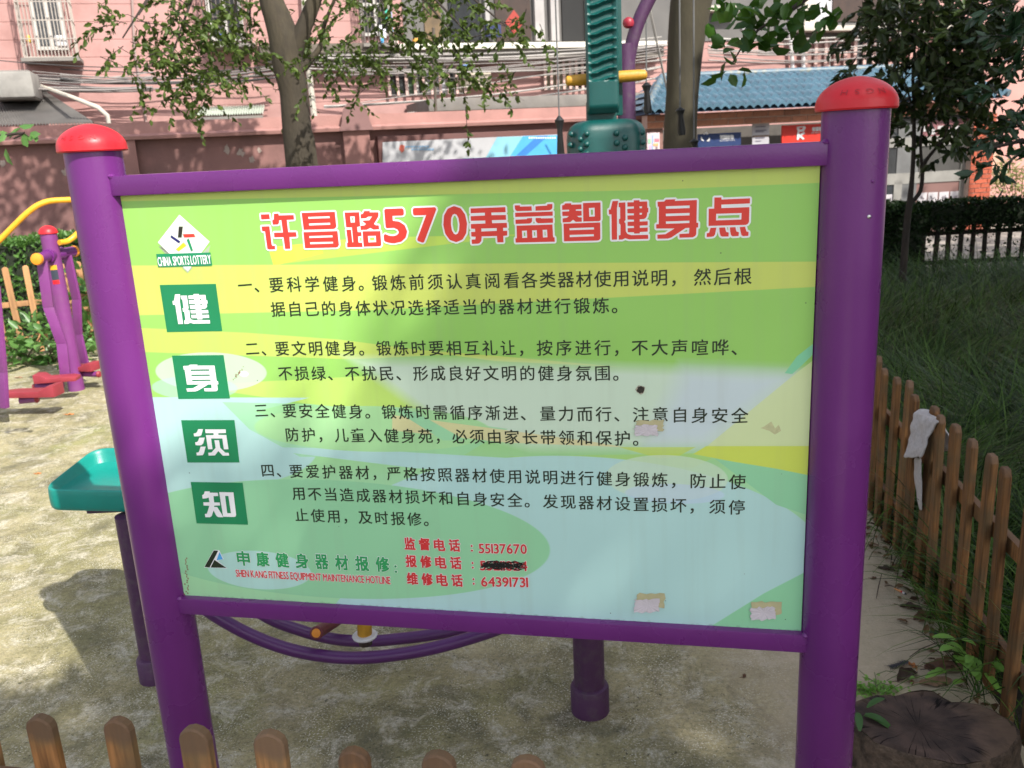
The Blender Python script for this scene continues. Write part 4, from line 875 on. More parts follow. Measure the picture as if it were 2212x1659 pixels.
for k_ in (0.02, .2, .4, .6, .8, .93, 1.0):
    rings.append([(cst0[0]+(p[0]-cst0[0])*k_, cst0[1]+(p[1]-cst0[1])*k_, ZS+.006*mnoise.noise(Vector((p[0]*k_*9, p[1]*k_*9, k_*3)))-(.006 if k_ == 1.0 else 0)) for p in den])
mb.add([p for r_ in rings for p in r_], [(i*nD+j, i*nD+(j+1) % nD, (i+1)*nD+(j+1) % nD, (i+1)*nD+j) for i in range(len(rings)-1) for j in range(nD)]+[tuple(range(nD))])
def stump_mat():
    m = bpy.data.materials.new('sawn_stump_top'); m.use_nodes = True; t = m.node_tree; b = t.nodes['Principled BSDF']; L = t.links.new
    tc = t.nodes.new('ShaderNodeTexCoord'); sp = t.nodes.new('ShaderNodeSeparateXYZ'); L(tc.outputs['Object'], sp.inputs[0])
    at = t.nodes.new('ShaderNodeMath'); at.operation = 'ARCTAN2'; L(sp.outputs[1], at.inputs[0]); L(sp.outputs[0], at.inputs[1])
    ln = t.nodes.new('ShaderNodeVectorMath'); ln.operation = 'LENGTH'; L(tc.outputs['Object'], ln.inputs[0])
    cb = t.nodes.new('ShaderNodeCombineXYZ'); mu = t.nodes.new('ShaderNodeMath'); mu.operation = 'MULTIPLY'; mu.inputs[1].default_value = 5.5; L(at.outputs[0], mu.inputs[0]); L(mu.outputs[0], cb.inputs[0])
    m2 = t.nodes.new('ShaderNodeMath'); m2.operation = 'MULTIPLY'; m2.inputs[1].default_value = 5; L(ln.outputs['Value'], m2.inputs[0]); L(m2.outputs[0], cb.inputs[1])
    n = t.nodes.new('ShaderNodeTexNoise'); n.inputs['Scale'].default_value = 2.6; n.inputs['Detail'].default_value = 8; L(cb.outputs[0], n.inputs[0])
    n2 = t.nodes.new('ShaderNodeTexNoise'); n2.inputs['Scale'].default_value = 14; n2.inputs['Detail'].default_value = 8; L(tc.outputs['Object'], n2.inputs[0])
    rp = t.nodes.new('ShaderNodeValToRGB'); e = rp.color_ramp.elements; e[0].position = .35; e[0].color = (.006, .004, .004, 1); e[1].position = .41; e[1].color = (.068, .052, .047, 1)
    L(n.outputs[0], rp.inputs[0])
    rp2 = t.nodes.new('ShaderNodeValToRGB'); e = rp2.color_ramp.elements; e[0].position = .35; e[0].color = (.6, .6, .6, 1); e[1].position = .72; e[1].color = (1.7, 1.5, 1.35, 1); L(n2.outputs[0], rp2.inputs[0])
    mx = t.nodes.new('ShaderNodeMixRGB'); mx.blend_type = 'MULTIPLY'; mx.inputs[0].default_value = 1; L(rp.outputs[0], mx.inputs[1]); L(rp2.outputs[0], mx.inputs[2])
    ad = t.nodes.new('ShaderNodeMath'); ad.operation = 'MULTIPLY_ADD'; ad.inputs[1].default_value = .12; L(n2.outputs[0], ad.inputs[0]); L(ln.outputs['Value'], ad.inputs[2])
    r = t.nodes.new('ShaderNodeMapRange'); r.inputs['From Min'].default_value = .24; r.inputs['From Max'].default_value = .29; r.inputs['To Max'].default_value = .6; L(ad.outputs[0], r.inputs[0])
    m3 = t.nodes.new('ShaderNodeMixRGB'); m3.inputs[2].default_value = (.2, .135, .09, 1); L(r.outputs[0], m3.inputs[0]); L(mx.outputs[0], m3.inputs[1])
    L(m3.outputs[0], b.inputs['Base Color']); b.inputs['Roughness'].default_value = .85; b.inputs['Specular IOR Level'].default_value = .2
    bp = t.nodes.new('ShaderNodeBump'); bp.inputs['Strength'].default_value = .9; bp.inputs['Distance'].default_value = .006; L(n.outputs[0], bp.inputs['Height'])
    b2 = t.nodes.new('ShaderNodeBump'); b2.inputs['Strength'].default_value = .5; b2.inputs['Distance'].default_value = .004; L(n2.outputs[0], b2.inputs['Height']); L(bp.outputs[0], b2.inputs['Normal']); L(b2.outputs[0], b.inputs['Normal']); return m
part('sawn_top', mb, stump_mat(), stump)
mb = MB(); rings = []
for q, (dz, k_) in enumerate(((-.006, 1.0), (-.012, 1.03), (-.03, 1.045), (-.06, 1.05), (-.1, 1.09), (-.14, 1.16))):
    rings.append([(cst0[0]+(p[0]-cst0[0])*(k_+.03*mnoise.noise(Vector((p[0]*30, p[1]*30, dz*20)))*(q > 0)), cst0[1]+(p[1]-cst0[1])*(k_+.03*mnoise.noise(Vector((p[1]*30, p[0]*30, dz*20)))*(q > 0)), ZS+dz) for p in den])
mb.add([p for r_ in rings for p in r_], [(i*nD+j, i*nD+(j+1) % nD, (i+1)*nD+(j+1) % nD, (i+1)*nD+j) for i in range(len(rings)-1) for j in range(nD)])
part('bark', mb, mat('rough_bark', (.12, .085, .06), .95, .4, 40, 1, 70, dark=(.02, .014, .01), dscale=26, damt=.9), stump)

DRY = [mat('dry_leaf_brown', (.15, .075, .045), .7, .3, 50), mat('dry_leaf_tan', (.27, .16, .09), .7, .3, 50), mat('dry_leaf_dark', (.06, .035, .022), .7, .3, 50), mat('dry_leaf_orange', (.5, .2, .06), .65, .2, 50)]
def dry_leaf(pos, L_, rz, mi, label, curl=.25, wid=.5, tilt=0.0):
    mb = MB(); n, k = 9, 5; vs = []
    for i in range(n):
        t = i/(n-1); hw = L_*wid/2*math.sin(math.pi*min(1, t*.95+.03))**.7
        for j in range(k):
            s = (j/(k-1)-.5)*2; vs.append((t*L_-L_/2, s*hw*(1+.08*math.sin(i*2.3)), .003+abs(s)**1.6*hw*curl*1.6+.12*L_*math.sin(t*math.pi)*curl+.004*math.sin(i*1.7+j*2)))
    mb.add(vs, [(i*k+j, i*k+j+1, (i+1)*k+j+1, (i+1)*k+j) for i in range(n-1) for j in range(k-1)])
    mb.tube([(-L_/2, 0, .004), (-L_*.62, .004, .006), (-L_*.78, .01, .004)], .0011, 5)
    o = part('dry_leaf', mb, DRY[mi], None); o.location = pos; o.rotation_euler = (tilt, 0, rz); tag(o, label, 'dry leaf', 'dead leaves on the paving'); return o
def gp(x, y, z=0.0): return tuple(G(x, y, z))
c33 = lambda x, y: ((2688+x/1.646)*.5486, (2016+y/1.646)*.5486)
for (x, y, L_, rz, mi, cu, lab) in (
        (1455, 1075, .085, .5, 2, .5, 'large dark curled dead leaf just behind the stump'),
        (1570, 690, .085, .2, 0, .4, 'big brown curled dead leaf lying against the fence foot'),
        (1490, 1000, .035, 1.9, 3, .2, 'small orange dead leaf beside the dark feather'),
        (1700, 1015, .12, -.1, 0, .2, 'broad brown dead leaf at the fence foot above the green weed'),
        (1640, 1105, .10, .1, 1, .1, 'flat pinkish brown dead leaf right behind the stump'),
        (1480, 625, .07, -.4, 2, .3, 'narrow dark dead leaf above the big curled one at the fence'),
        (400, 1070, .02, 1.0, 0, .4, 'tiny curled brown leaf alone on the open paving under the sign'),
        (1240, 435, .022, 0.3, 0, .3, 'tiny brown leaf beside the right sign post'),
        (1780, 960, .06, .8, 2, .4, 'crumpled dark leaf in the litter under the fence'),
        (1320, 375, .06, -.5, 2, .3, 'brown leaf caught in the litter where the grass hangs through the fence'),
        (1380, 360, .05, .4, 0, .3, 'small brown leaf by the fence next to the cigarette end')):
    dry_leaf(gp(*c33(x, y)), L_, rz, mi, lab, cu)
for (x, y, L_, rz, lab) in ((82, 1024, .035, .2, 'orange leaf on the sunlit paving beside the teal seat'), (273, 1630-470, .03, 0, 'x'), ):
    if lab != 'x': dry_leaf(gp(x, y), L_, rz, 3, lab, .1)
dry_leaf(gp(*k4(535, 1528)), .06, .1, 3, 'orange leaf on the paving in front of the striding machine', .1)
dry_leaf(gp(*k4(145, 1245)), .07, -.2, 1, 'tan leaf on the paving behind the red footplates', .1)
g6 = np.random.default_rng(41); yy = g6.uniform(1.75, 5.2, 420); P = np.stack([np.array([FENCE_P(v)[0] for v in yy])-np.abs(g6.normal(size=420))*.07+.03, yy, g6.uniform(.004, .015, 420)], 1)
lt = leaves('leaf_litter', P, g6.normal(size=(420, 3))*[1, 1, .15], g6.uniform(.012, .045, 420), leafmat('litter_leaf', (.05, .03, .018), (.22, .13, .07), .05, .8, .1), None, .5, flat=.8, kind='stuff'); lt['label'] = 'crumbled brown leaf litter along the fence foot'
P = np.stack([g6.uniform(-3.5, 1.2, 60), g6.uniform(2.0, 7.0, 60), np.full(60, .004)], 1)
lt = leaves('leaf_litter', P, g6.normal(size=(60, 3))*[1, 1, .1], g6.uniform(.006, .018, 60), MATS['litter_leaf'], None, .5, flat=.8, kind='stuff'); lt['label'] = 'scattered leaf crumbs on the open paving'
# cigarette end
p0, p1 = G(*c33(1375, 495), .004), G(*c33(1450, 533), .004); cg = thing('cigarette_end', 'half smoked cigarette end with orange filter lying by the fence foot', 'cigarette', (p0[0], p0[1], 0))
L3 = lambda t: p0+(p1-p0)*t
mb = MB(); mb.tube([L3(0), L3(.55)], .0038, 10); part('filter', mb, mat('filter_paper', (.75, .36, .14), .7), cg)
mb = MB(); mb.tube([L3(.55), L3(.68)], .0039, 10); part('band', mb, RED_CAP, cg)
mb = MB(); mb.tube([L3(.68), L3(.88)], .0038, 10); part('paper', mb, WHITE_PL, cg)
mb = MB(); mb.tube([L3(.88), L3(1.0)], [.0036, .002], 10); part('burnt_end', mb, BLACK, cg)
p = G(*c33(1628, 790)); mb = MB(); mb.lathe((0, 0, 0), [(.004, .001), (.012, .003), (.014, .007), (.009, .012), (.002, .014)], 9); o = part('pebble', mb, mat('dark_stone', (.05, .055, .07), .6)); o.location = p; o.scale = (1.2, .8, 1); tag(o, 'dark bluish pebble on the paving below the fence', 'pebble')
# feather
a, b = G(*c33(1340, 1005), .006), G(*c33(1465, 965), .01); fth = MB(); dv = (b-a)/np.linalg.norm(b-a); sdv = np.cross([0, 0, 1.0], dv); rs = random.Random(2)
fth.tube([a, b], .0009, 5)
for i in range(26):
    t = .05+.9*i/25; q = a+(b-a)*t
    for s_ in (-1, 1):
        l_ = .012*rs.uniform(.6, 1.3); e_ = q+sdv*s_*l_-dv*l_*.8; fth.add([q, q+dv*.0035, e_+dv*.001, e_], [(0, 1, 2, 3)])
tag(part('feather', fth, mat('grey_feather', (.035, .033, .04), .7), None, smooth=False), 'tattered dark grey feather lying behind the stump', 'feather')
# twigs
for i, (x0, y0, x1, y1) in enumerate(((1470, 940, 1650, 845), (1600, 900, 1690, 925), (1555, 975, 1700, 1045), (1540, 1020, 1650, 1048), (1255, 560, 1290, 400), (1310, 480, 1400, 500))):
    a, b = G(*c33(x0, y0), .004), G(*c33(x1, y1), .02); mb = MB(); mb.tube([a, (a*.6+b*.4)+[0, 0, .008], b], [.0012, .0018, .0014], 6)
    tag(part('twig', mb, DRY[2], None), ['thin twig leaning out of the fence litter', 'knobbly short twig under the fence', 'twig across the broad brown leaf', 'short straight twig beside the dark curled leaf', 'thin stalk on the paving near the sign post', 'dark stalk beside the cigarette end'][i], 'twig', 'twigs in the litter')

# ------------------------------------------------------------------ small plants near the stump
LEAFG = leafmat('fresh_weed_leaf', (.14, .33, .045), (.22, .43, .08), .3, .4); LEAFD = leafmat('dull_weed_leaf', (.03, .10, .02), (.06, .16, .03), .3)
def big_leaf(name, base, d, L_, wd, m, parent, up=(0, 0, 1), bend=.35):
    d = np.array(d, float); d /= np.linalg.norm(d); s = np.cross(d, up); s /= max(1e-6, np.linalg.norm(s)); nn = np.cross(s, d); vs = []; n = 6
    for i in range(n+1):
        t = i/n; hw = wd/2*math.sin(math.pi*(t*.93+.035))**.6; cpt = np.array(base)+d*L_*t-nn*0+np.array([0, 0, -bend*L_*t*t])
        vs += [cpt-s*hw+nn*hw*.25, cpt, cpt+s*hw+nn*hw*.25]
    mb = MB(); mb.add(vs, [(i*3+j, i*3+j+1, i*3+4+j, i*3+3+j) for i in range(n) for j in range(2)]); return part(name, mb, m, parent)
for lab, (cx, cy), n, Lr, spread in (('bright green broad leaved weed growing between the stump and the fence', cs(1600, 470), 30, (.045, .07), .085),
                                     ('dark green weed leaves at the lower left of the stump beside the sign post', cs(-30, 1330), 9, (.05, .085), .05)):
    c = G(cx, cy, 0); pl = thing('weed_plant', lab, 'plant', c); rs = random.Random(n)
    for i in range(n):
        a = rs.uniform(0, 6.28); r_ = spread*rs.random()**.6; bs_ = (c[0]+r_*1.25*math.cos(a), c[1]+r_*.6*math.sin(a), rs.uniform(.05, .17)+(.02 if n == 9 else 0))
        big_leaf('leaf', bs_, (math.cos(a)*1.0, math.sin(a)*.8-.25, rs.uniform(.0, .8)), rs.uniform(*Lr), rs.uniform(.018, .030), LEAFG if n != 9 else LEAFD, pl)
    mb = MB()
    for i in range(6): a = i*1.05; mb.tube([(c[0], c[1], 0), (c[0]+spread*.6*math.cos(a), c[1]+spread*.4*math.sin(a), .09)], .002, 5)
    part('stems', mb, LEAFD, pl)
c = G(*cs(150, 430)); P = np.array([[c[0], c[1], 0]])+rng.normal(size=(260, 3))*[.05, .022, .01]; P[:, 2] = abs(P[:, 2])+.004
pl = leaves('weed_patch', P, rng.normal(size=(260, 3))*[1, 1, .4]+[0, 0, .3], rng.uniform(.008, .018, 260), LEAFG, None, .7, flat=.7); tag(pl, 'low patch of tiny green weeds between the sign post and the stump', 'weeds')
mb = MB()
for pts in (((10, 130), (120, 230), (240, 300), (220, 370)), ((215, 160), (235, 250), (225, 380)), ((240, 190), (370, 140), (500, 160)), ((380, 270), (450, 230), (520, 200)), ((230, 350), (300, 300), (400, 330))):
    P_ = [G(*cs(x, y), .03-.004*i) for i, (x, y) in enumerate(pts)]; mb.tube(P_, .0012, 5)
tag(part('bare_weed_stalk', mb, mat('green_stalk', (.12, .16, .06), .7), None), 'thin bare branching weed stalk above the green patch', 'plant')

# towel draped over the fence
TW = mat('white_terry_cloth', (.66, .63, .63), .95, .12, 90, 1, 350)
ctw = lambda x, y: ((3100+x/1.2758)*.5486, (900+y/1.2758)*.5486)
fpt = FENCE_P(FP[5][1]); towel = thing('towel', 'crumpled white towel hung over the brown picket fence', 'towel', (fpt[0], fpt[1], .7))
def cloth(name, rows, nu=22, amp=.008, par=None):
    rr_ = []
    for k in range(len(rows)-1):
        for t in (0, .33, .67): rr_.append((np.array(rows[k][0])*(1-t)+np.array(rows[k+1][0])*t, np.array(rows[k][1])*(1-t)+np.array(rows[k+1][1])*t))
    rows = rr_+[rows[-1]]
    mb = MB(); vs = []; n = len(rows)
    for j, (a, b) in enumerate(rows):
        for i in range(nu+1):
            t = i/nu; p = np.array(a)*(1-t)+np.array(b)*t; q = Vector((p[0]*28, p[1]*28, p[2]*28)); p = p+np.array([1, -.3, .5])*amp*(mnoise.noise(q)*1.1+.5*mnoise.noise(q*2.7)); vs.append(p)
    mb.add(vs, [(j*(nu+1)+i, j*(nu+1)+i+1, (j+1)*(nu+1)+i+1, (j+1)*(nu+1)+i) for j in range(n-1) for i in range(nu)])
    o = part(name, mb, TW, par); s = o.modifiers.new('t', 'SOLIDIFY'); s.thickness = .006; o.modifiers.new('sub', 'SUBSURF').render_levels = 1; return o
yF = FENCE_P(FP[5][1]); fpx = -.025
def tpos(x, y, out): # on vertical plane of the fence shifted out towards the path
    fr = Frame((fb[0]-out, fb[1]), math.atan2(fdir[1], fdir[0])); s_, z = fr.hit(*ctw(x, y)); return fr.w(s_, 0, z)
rows = [(tpos(582, 1150, .05), tpos(672, 1150, .05)), (tpos(592, 1110, .045), tpos(690, 1100, .045)), (tpos(605, 1060, .035), tpos(706, 1050, .035)), (tpos(620, 1010, .03), tpos(725, 1010, .03)),
        (tpos(628, 960, .028), tpos(745, 975, .028)), (tpos(636, 925, .02), tpos(765, 965, .02)), (tpos(665, 903, .0), tpos(770, 958, .0)), (tpos(715, 905, -.02), tpos(775, 960, -.02)), (tpos(740, 960, -.04), tpos(800, 1000, -.04)), (tpos(760, 1060, -.045), tpos(830, 1070, -.045)), (tpos(790, 1120, -.05), tpos(875, 1100, -.05))]
cloth('front_fold', rows, par=towel)
cloth('hanging_strip', [(tpos(636, 1150, .012), tpos(668, 1150, .03)), (tpos(636, 1230, .012), tpos(668, 1230, .03)), (tpos(640, 1300, .012), tpos(668, 1310, .03)), (tpos(652, 1370, .012), tpos(668, 1370, .03)), (tpos(662, 1415, .012), tpos(668, 1418, .02))], 6, .003, towel)

# ------------------------------------------------------------------ GRASS BED (nobody could count the blades)
def grass(name, n_clump, per, region, Lr, m, wbl=.0035, hang=None, seed=3):
    g = np.random.default_rng(seed); C_ = region(g, n_clump); n = n_clump*per
    root = np.repeat(C_, per, 0)+g.normal(size=(n, 2))*.045
    clump_head = np.repeat(g.uniform(0, 2*np.pi, n_clump), per)
    th = clump_head*.35+np.repeat(np.array([3.5*mnoise.noise(Vector((a*.8, b*.8, 1))) for a, b in C_]), per)+g.normal(size=n)*.75; L = g.uniform(*Lr, n); lean0 = g.uniform(.15, .75, n); curl = g.uniform(.7, 1.9, n)
    K = 5; hd = np.stack([np.cos(th), np.sin(th)], 1); side = np.stack([-np.sin(th), np.cos(th)], 1)
    pos = np.zeros((n, K+1, 3)); pos[:, 0, :2] = root; pos[:, 0, 2] = np.repeat(g.uniform(0, .03, n_clump), per)
    for k in range(K):
        ang = lean0+curl*(k+.5)/K; st = L/K
        pos[:, k+1, :2] = pos[:, k, :2]+hd*(np.sin(ang)*st)[:, None]; pos[:, k+1, 2] = np.maximum(pos[:, k, 2]+np.cos(ang)*st, .012)
    wd = wbl*np.array([.7, 1, 1, .85, .55, .08]); V = np.zeros((n, K+1, 2, 3))
    for k in range(K+1):
        V[:, k, 0] = pos[:, k]; V[:, k, 1] = pos[:, k]; V[:, k, 0, :2] -= side*wd[k]*.5; V[:, k, 1, :2] += side*wd[k]*.5
    V = V.reshape(-1, 3); base = (np.arange(n)*(K+1)*2)[:, None]
    F = np.concatenate([base+np.array([[2*k, 2*k+1, 2*k+3, 2*k+2]]) for k in range(K)], 0)
    return npmesh(name, V, F, m, None, smooth=True, kind='stuff')
def reg(g, n):
    y = g.uniform(2.15, 9.2, n*2); w_ = g.random(n*2); x0 = FENCE_P(0)[0]; fxs = np.array([FENCE_P(v)[0] for v in y]); x = fxs+.06+w_*(np.minimum(6.5, 1.0+y*.62)); return np.stack([x, y], 1)[:n]
GR = leafmat('dwarf_lily_grass', (.004, .016, .003), (.080, .155, .026), .25, .42, .22)
o = grass('lawn_grass', 1500, 44, reg, (.32, .62), GR, wbl=.0056); o['label'] = 'long dark green arching grass'
def reg2(g, n):
    y = g.uniform(1.9, 4.8, n); return np.stack([np.array([FENCE_P(v)[0] for v in y])+.02, y], 1)
grass('overhanging_grass', 46, 9, reg2, (.2, .38), GR, seed=8)
def reg3(g, n):
    y = g.uniform(2.1, 5.0, n); return np.stack([np.array([FENCE_P(v)[0] for v in y])+g.uniform(.05, 1.0, n), y], 1)
grass('bright_grass', 130, 24, reg3, (.25, .45), leafmat('bright_grass', (.03, .09, .010), (.07, .18, .02), .3, .5, .15), seed=12)

# ------------------------------------------------------------------ HEDGES, TREES
def hedge(name, label, fr, s0, s1, z0, z1, dep, n, L_, m, out=0.0, gaps=None):
    """leafy clipped hedge in a vertical frame"""
    root = thing(name, label, 'hedge', fr.w((s0+s1)/2, out, 0)); g = rng
    s_ = g.uniform(s0, s1, n); z = g.uniform(z0, z1, n); o_ = out-dep*g.random(n)**1.7
    tpk = g.random(n) < .3; z[tpk] = z1-.05*g.random(tpk.sum())**1.5; o_[tpk] = out-dep*g.random(tpk.sum())
    bump = np.array([.06*mnoise.noise(Vector((a*2.2, b*2.2, 3))) for a, b in zip(s_, z)]); z += bump*.7; o_ += bump
    P = fr.o+np.outer(s_, fr.u)+np.outer(o_, fr.n); P[:, 2] = z
    D = g.normal(size=(n, 3))+fr.n*.5+np.array([0, 0, .5]); lv = leaves('foliage', P, D, g.uniform(L_*.7, L_*1.3, n), m, root, .55)
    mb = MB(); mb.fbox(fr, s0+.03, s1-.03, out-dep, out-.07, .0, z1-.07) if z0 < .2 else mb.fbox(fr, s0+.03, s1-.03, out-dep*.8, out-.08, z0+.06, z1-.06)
    part('dark_core', mb, mat('hedge_core', (.012, .018, .008), 1, .3, 20), root, smooth=False)  # solid block, coloured near black for the shade inside the leaves
    return root
HL = leafmat('hedge_leaf_lit_tone', (.05, .13, .025), (.11, .24, .05), .35); HD = leafmat('hedge_leaf_shade_tone', (.007, .018, .006), (.018, .038, .010), .2, .4, .2)  # two copies of the leaf: sun put into one, shade into the other
ang = math.atan2(*(lfd[::-1])); hf = Frame(LF0+np.array([-.42, .75]), ang)
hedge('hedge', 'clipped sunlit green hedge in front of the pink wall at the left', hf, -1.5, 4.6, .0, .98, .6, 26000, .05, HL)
lp_ = Frame(LF0+np.array([.0, -.05]), ang)
def shrub(name, label, cen, spread, n, L_, m, parent=None, wid=.6):
    root = thing(name, label, 'plant', (cen[0], cen[1], 0)); g = rng; P = g.normal(size=(n, 3))*np.array(spread)+np.array(cen); P[:, 2] = np.abs(P[:, 2]); D = g.normal(size=(n, 3))*[1, 1, .5]+[0, -.3, .2]
    leaves('foliage', P, D, g.uniform(L_*.6, L_*1.3, n), m, root, wid, flat=.5)
    mb = MB(); rs = random.Random(n)
    for i in range(7): mb.tube([(cen[0]+rs.uniform(-.5, .5)*spread[0], cen[1], 0), (cen[0]+rs.uniform(-1, 1)*spread[0], cen[1]+rs.uniform(-1, 1)*spread[1], cen[2]+rs.uniform(.3, 1)*spread[2])], .006, 5)
    part('stems', mb, mat('shrub_stem', (.07, .06, .03), .8), root); return root
WLF = leafmat('hydrangea_leaf', (.06, .15, .035), (.13, .27, .07), .3, .4)
q = G(100, 790); shrub('leafy_plant', 'broad leaved green plant at the foot of the tan picket fence, nearest the left edge', (q[0]-.1, q[1]+.1, .16), (.33, .12, .10), 330, .10, WLF)
q = G(170, 765); shrub('leafy_plant', 'taller broad leaved plant between the picket fence and the striding machine', (q[0]+.1, q[1]+.15, .34), (.22, .12, .20), 260, .11, WLF)
q = G(240, 740); shrub('leafy_plant', 'leafy plant behind the striding machine beside the left sign post', (q[0]+.35, q[1]+.2, .3), (.3, .15, .2), 260, .10, WLF)

# hedge growing through the dark fence
dfr = Frame(DF0, math.atan2(dfd[1], dfd[0]))
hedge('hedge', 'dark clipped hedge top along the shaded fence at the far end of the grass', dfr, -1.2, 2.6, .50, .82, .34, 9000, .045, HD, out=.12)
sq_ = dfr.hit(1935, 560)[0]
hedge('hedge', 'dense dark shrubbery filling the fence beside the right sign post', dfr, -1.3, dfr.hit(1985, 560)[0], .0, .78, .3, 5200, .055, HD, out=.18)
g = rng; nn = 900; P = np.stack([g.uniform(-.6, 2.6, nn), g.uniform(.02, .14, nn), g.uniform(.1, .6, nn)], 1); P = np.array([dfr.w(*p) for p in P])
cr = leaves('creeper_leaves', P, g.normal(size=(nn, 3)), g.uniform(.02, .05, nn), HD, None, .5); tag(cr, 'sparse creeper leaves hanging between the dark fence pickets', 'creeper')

BARK = mat('grey_brown_bark', (.038, .030, .020), .9, .25, 7, .7, 45, dark=(.085, .07, .04), dscale=2.2, damt=.8, stretch=(1, 1, .35))
BARK_D = mat('dark_bark', (.03, .022, .017), .9, .3, 10, .5, 60)
def branchy(root, name, starts, m, n=8):
    mb = MB()
    for P, R_ in starts:
        Q = smooth_path(P, 5); rr = np.interp(np.linspace(0, len(P)-1, len(Q)), range(len(P)), R_); mb.tube(Q, list(rr), n)
    return part(name, mb, m, root)
def sprays(targets, n_tw, n_leaf, L_, tw_len, droop, g, spread):
    """leaf positions on drooping twigs around targets; returns P, D, twig list"""
    P, D, tw = [], [], []
    for c in targets:
        for k in range(n_tw):
            s = np.array(c)+g.normal(size=3)*spread; d = g.normal(size=3)*[1, 1, .35]; d /= np.linalg.norm(d); l = tw_len*g.uniform(.5, 1.2); pts = [s]
            for j in range(5):
                d = d+np.array([0, 0, -droop]); d /= np.linalg.norm(d); pts.append(pts[-1]+d*l/5)
            tw.append(pts)
            for j in range(n_leaf):
                t = g.uniform(.1, 5); i = min(4, int(t)); p = pts[i]+(pts[i+1]-pts[i])*(t-i); P.append(p); dd = (pts[i+1]-pts[i])/l*5+g.normal(size=3)*.8+[0, 0, -.35]; D.append(dd)
    return np.array(P), np.array(D), tw
def twigs(root, tw, m, r=.003):
    mb = MB()
    for pts in tw: mb.tube([pts[0], pts[2], pts[5]], [r, r*.7, r*.3], 4, cap=False)
    return part('twigs', mb, m, root)
# tree one: trunk left of centre
TY = 7.6; t1b = atY(655, 480, TY)
tree1 = thing('tree', 'forked tree left of centre with drooping small leaves in front of the pink building', 'tree', (t1b[0]+.0, TY, 0))
tr = [(t1b[0]+.03, TY, 0), (atY(652, 355, TY)), atY(642, 280, TY), atY(634, 200, TY), atY(622, 140, TY), atY(614, 85, TY), atY(600, 40, TY), atY(586, 0, TY), atY(572, -80, TY), atY(560, -300, TY)]
f = lambda px: px/1900*TY*1.0
branchy(tree1, 'trunk', [(tr, [.17, f(33), f(30), f(28), f(31), f(31), f(27), f(24), f(21), f(18)]),
                         ([atY(632, 128, TY), atY(650, 75, TY), atY(668, 30, TY), atY(685, -20, TY), atY(720, -150, TY)], [f(16), f(17), f(15), f(14), f(10)]),
                         ([atY(655, 148, TY), atY(672, 128, TY), atY(688, 108, TY), atY(697, 85, TY), atY(702, 50, TY-.1), atY(735, -30, TY-.2)], [f(9), f(7), f(6), f(5), f(4), f(2)])], BARK, 20)
g1 = np.random.default_rng(21)
tg = []
SPR = ((300, 60, 6.6), (340, 130, 6.6), (310, 180, 6.6), (390, 30, 6.7), (420, 100, 6.8), (450, 160, 6.8), (370, 150, 6.6), (480, 200, 6.9), (500, 60, 7), (540, 120, 7), (520, 180, 7), (430, 195, 6.8), (545, 30, 7), (350, 70, 6.6),
                  (720, 60, 7), (760, 30, 7), (740, 130, 7), (700, 170, 7), (830, 40, 6.9), (800, 90, 6.9), (880, 20, 6.9), (930, 60, 6.8), (900, 120, 6.8), (980, 40, 6.8), (1020, 110, 6.7), (1060, 140, 6.7), (1010, 190, 6.7), (1100, 90, 6.7), (780, 180, 7), (700, 215, 7), (980, 100, 6.8), (690, 25, 7.1), (860, 75, 6.9), (265, 110, 6.6), (470, 130, 6.8), (440, 60, 6.8), (500, 130, 6.9))
tg = [atY(x, y-28, 8.0 if 470 < x < 740 else Y) for (x, y, Y) in SPR]
P, D, tw = sprays(tg, 8, 17, .05, .42, .20, g1, .13)
L1 = leafmat('small_green_leaf', (.035, .065, .010), (.095, .145, .028), .35, .5, .3)
leaves('crown', P, D, g1.uniform(.036, .060, len(P)), L1, tree1, .58)
# upper crown above the frame that shades the wall
def crown_blob(root, cen, rad, n, L_, m, name='crown', g=None, wid=.6, zflat=1.0):
    g = g or rng; d = g.normal(size=(n, 3)); d /= np.linalg.norm(d, axis=1)[:, None]; r = g.random(n)**.45
    P = np.array(cen)+d*r[:, None]*np.array(rad); keep = np.array([mnoise.noise(Vector(p)*.9) > -.22 for p in P]); P = P[keep]
    return leaves(name, P, g.normal(size=P.shape)*[1, 1, .5], g.uniform(L_*.7, L_*1.3, len(P)), m, root, wid, flat=.6)
twigs(tree1, tw, BARK_D)
mbq = MB()
for i, t in enumerate(tg):
    if i % 3 == 0:
        s0 = np.array(tr[8]) if t[0] < t1b[0] else np.array(tr[8])+[.2, 0, 0]; mid = (s0+np.array(t))/2+[0, 0, .35]; mbq.tube(smooth_path([s0, mid, np.array(t)], 4), list(np.linspace(.022, .005, 9)), 6)
part('limbs', mbq, BARK_D, tree1)
crown_blob(tree1, (t1b[0]+.3, 8.0, 5.2), (3.4, 1.6, .9), 15000, .11, L1, 'upper_crown')
# tree two: bare trunk right of centre
T2 = 7.4; tb = [atY(1470, 420, T2), atY(1469, 300, T2), atY(1474, 200, T2), atY(1480, 110, T2), atY(1488, 40, T2), atY(1497, -20, T2), atY(1520, -120, T2), atY(1560, -300, T2)]
tree2 = thing('tree', 'thick smooth bare tree trunk right of the teal massage column', 'tree', (tb[0][0], T2, 0))
f2 = lambda px: px/1900*T2
branchy(tree2, 'trunk', [([(tb[0][0], T2, 0)]+tb, [.2, f2(35), f2(34), f2(33), f2(36), f2(40), f2(42), f2(36), f2(24)])], mat('olive_grey_bark', (.050, .042, .024), .85, .12, 4, .35, 40, dark=(.03, .025, .016), dscale=3, damt=.5, stretch=(1, 1, .5)), 24)
crown_blob(tree2, (tb[0][0]+.6, 8.2, 5.3), (2.8, 1.6, .9), 10000, .11, L1, 'upper_crown')
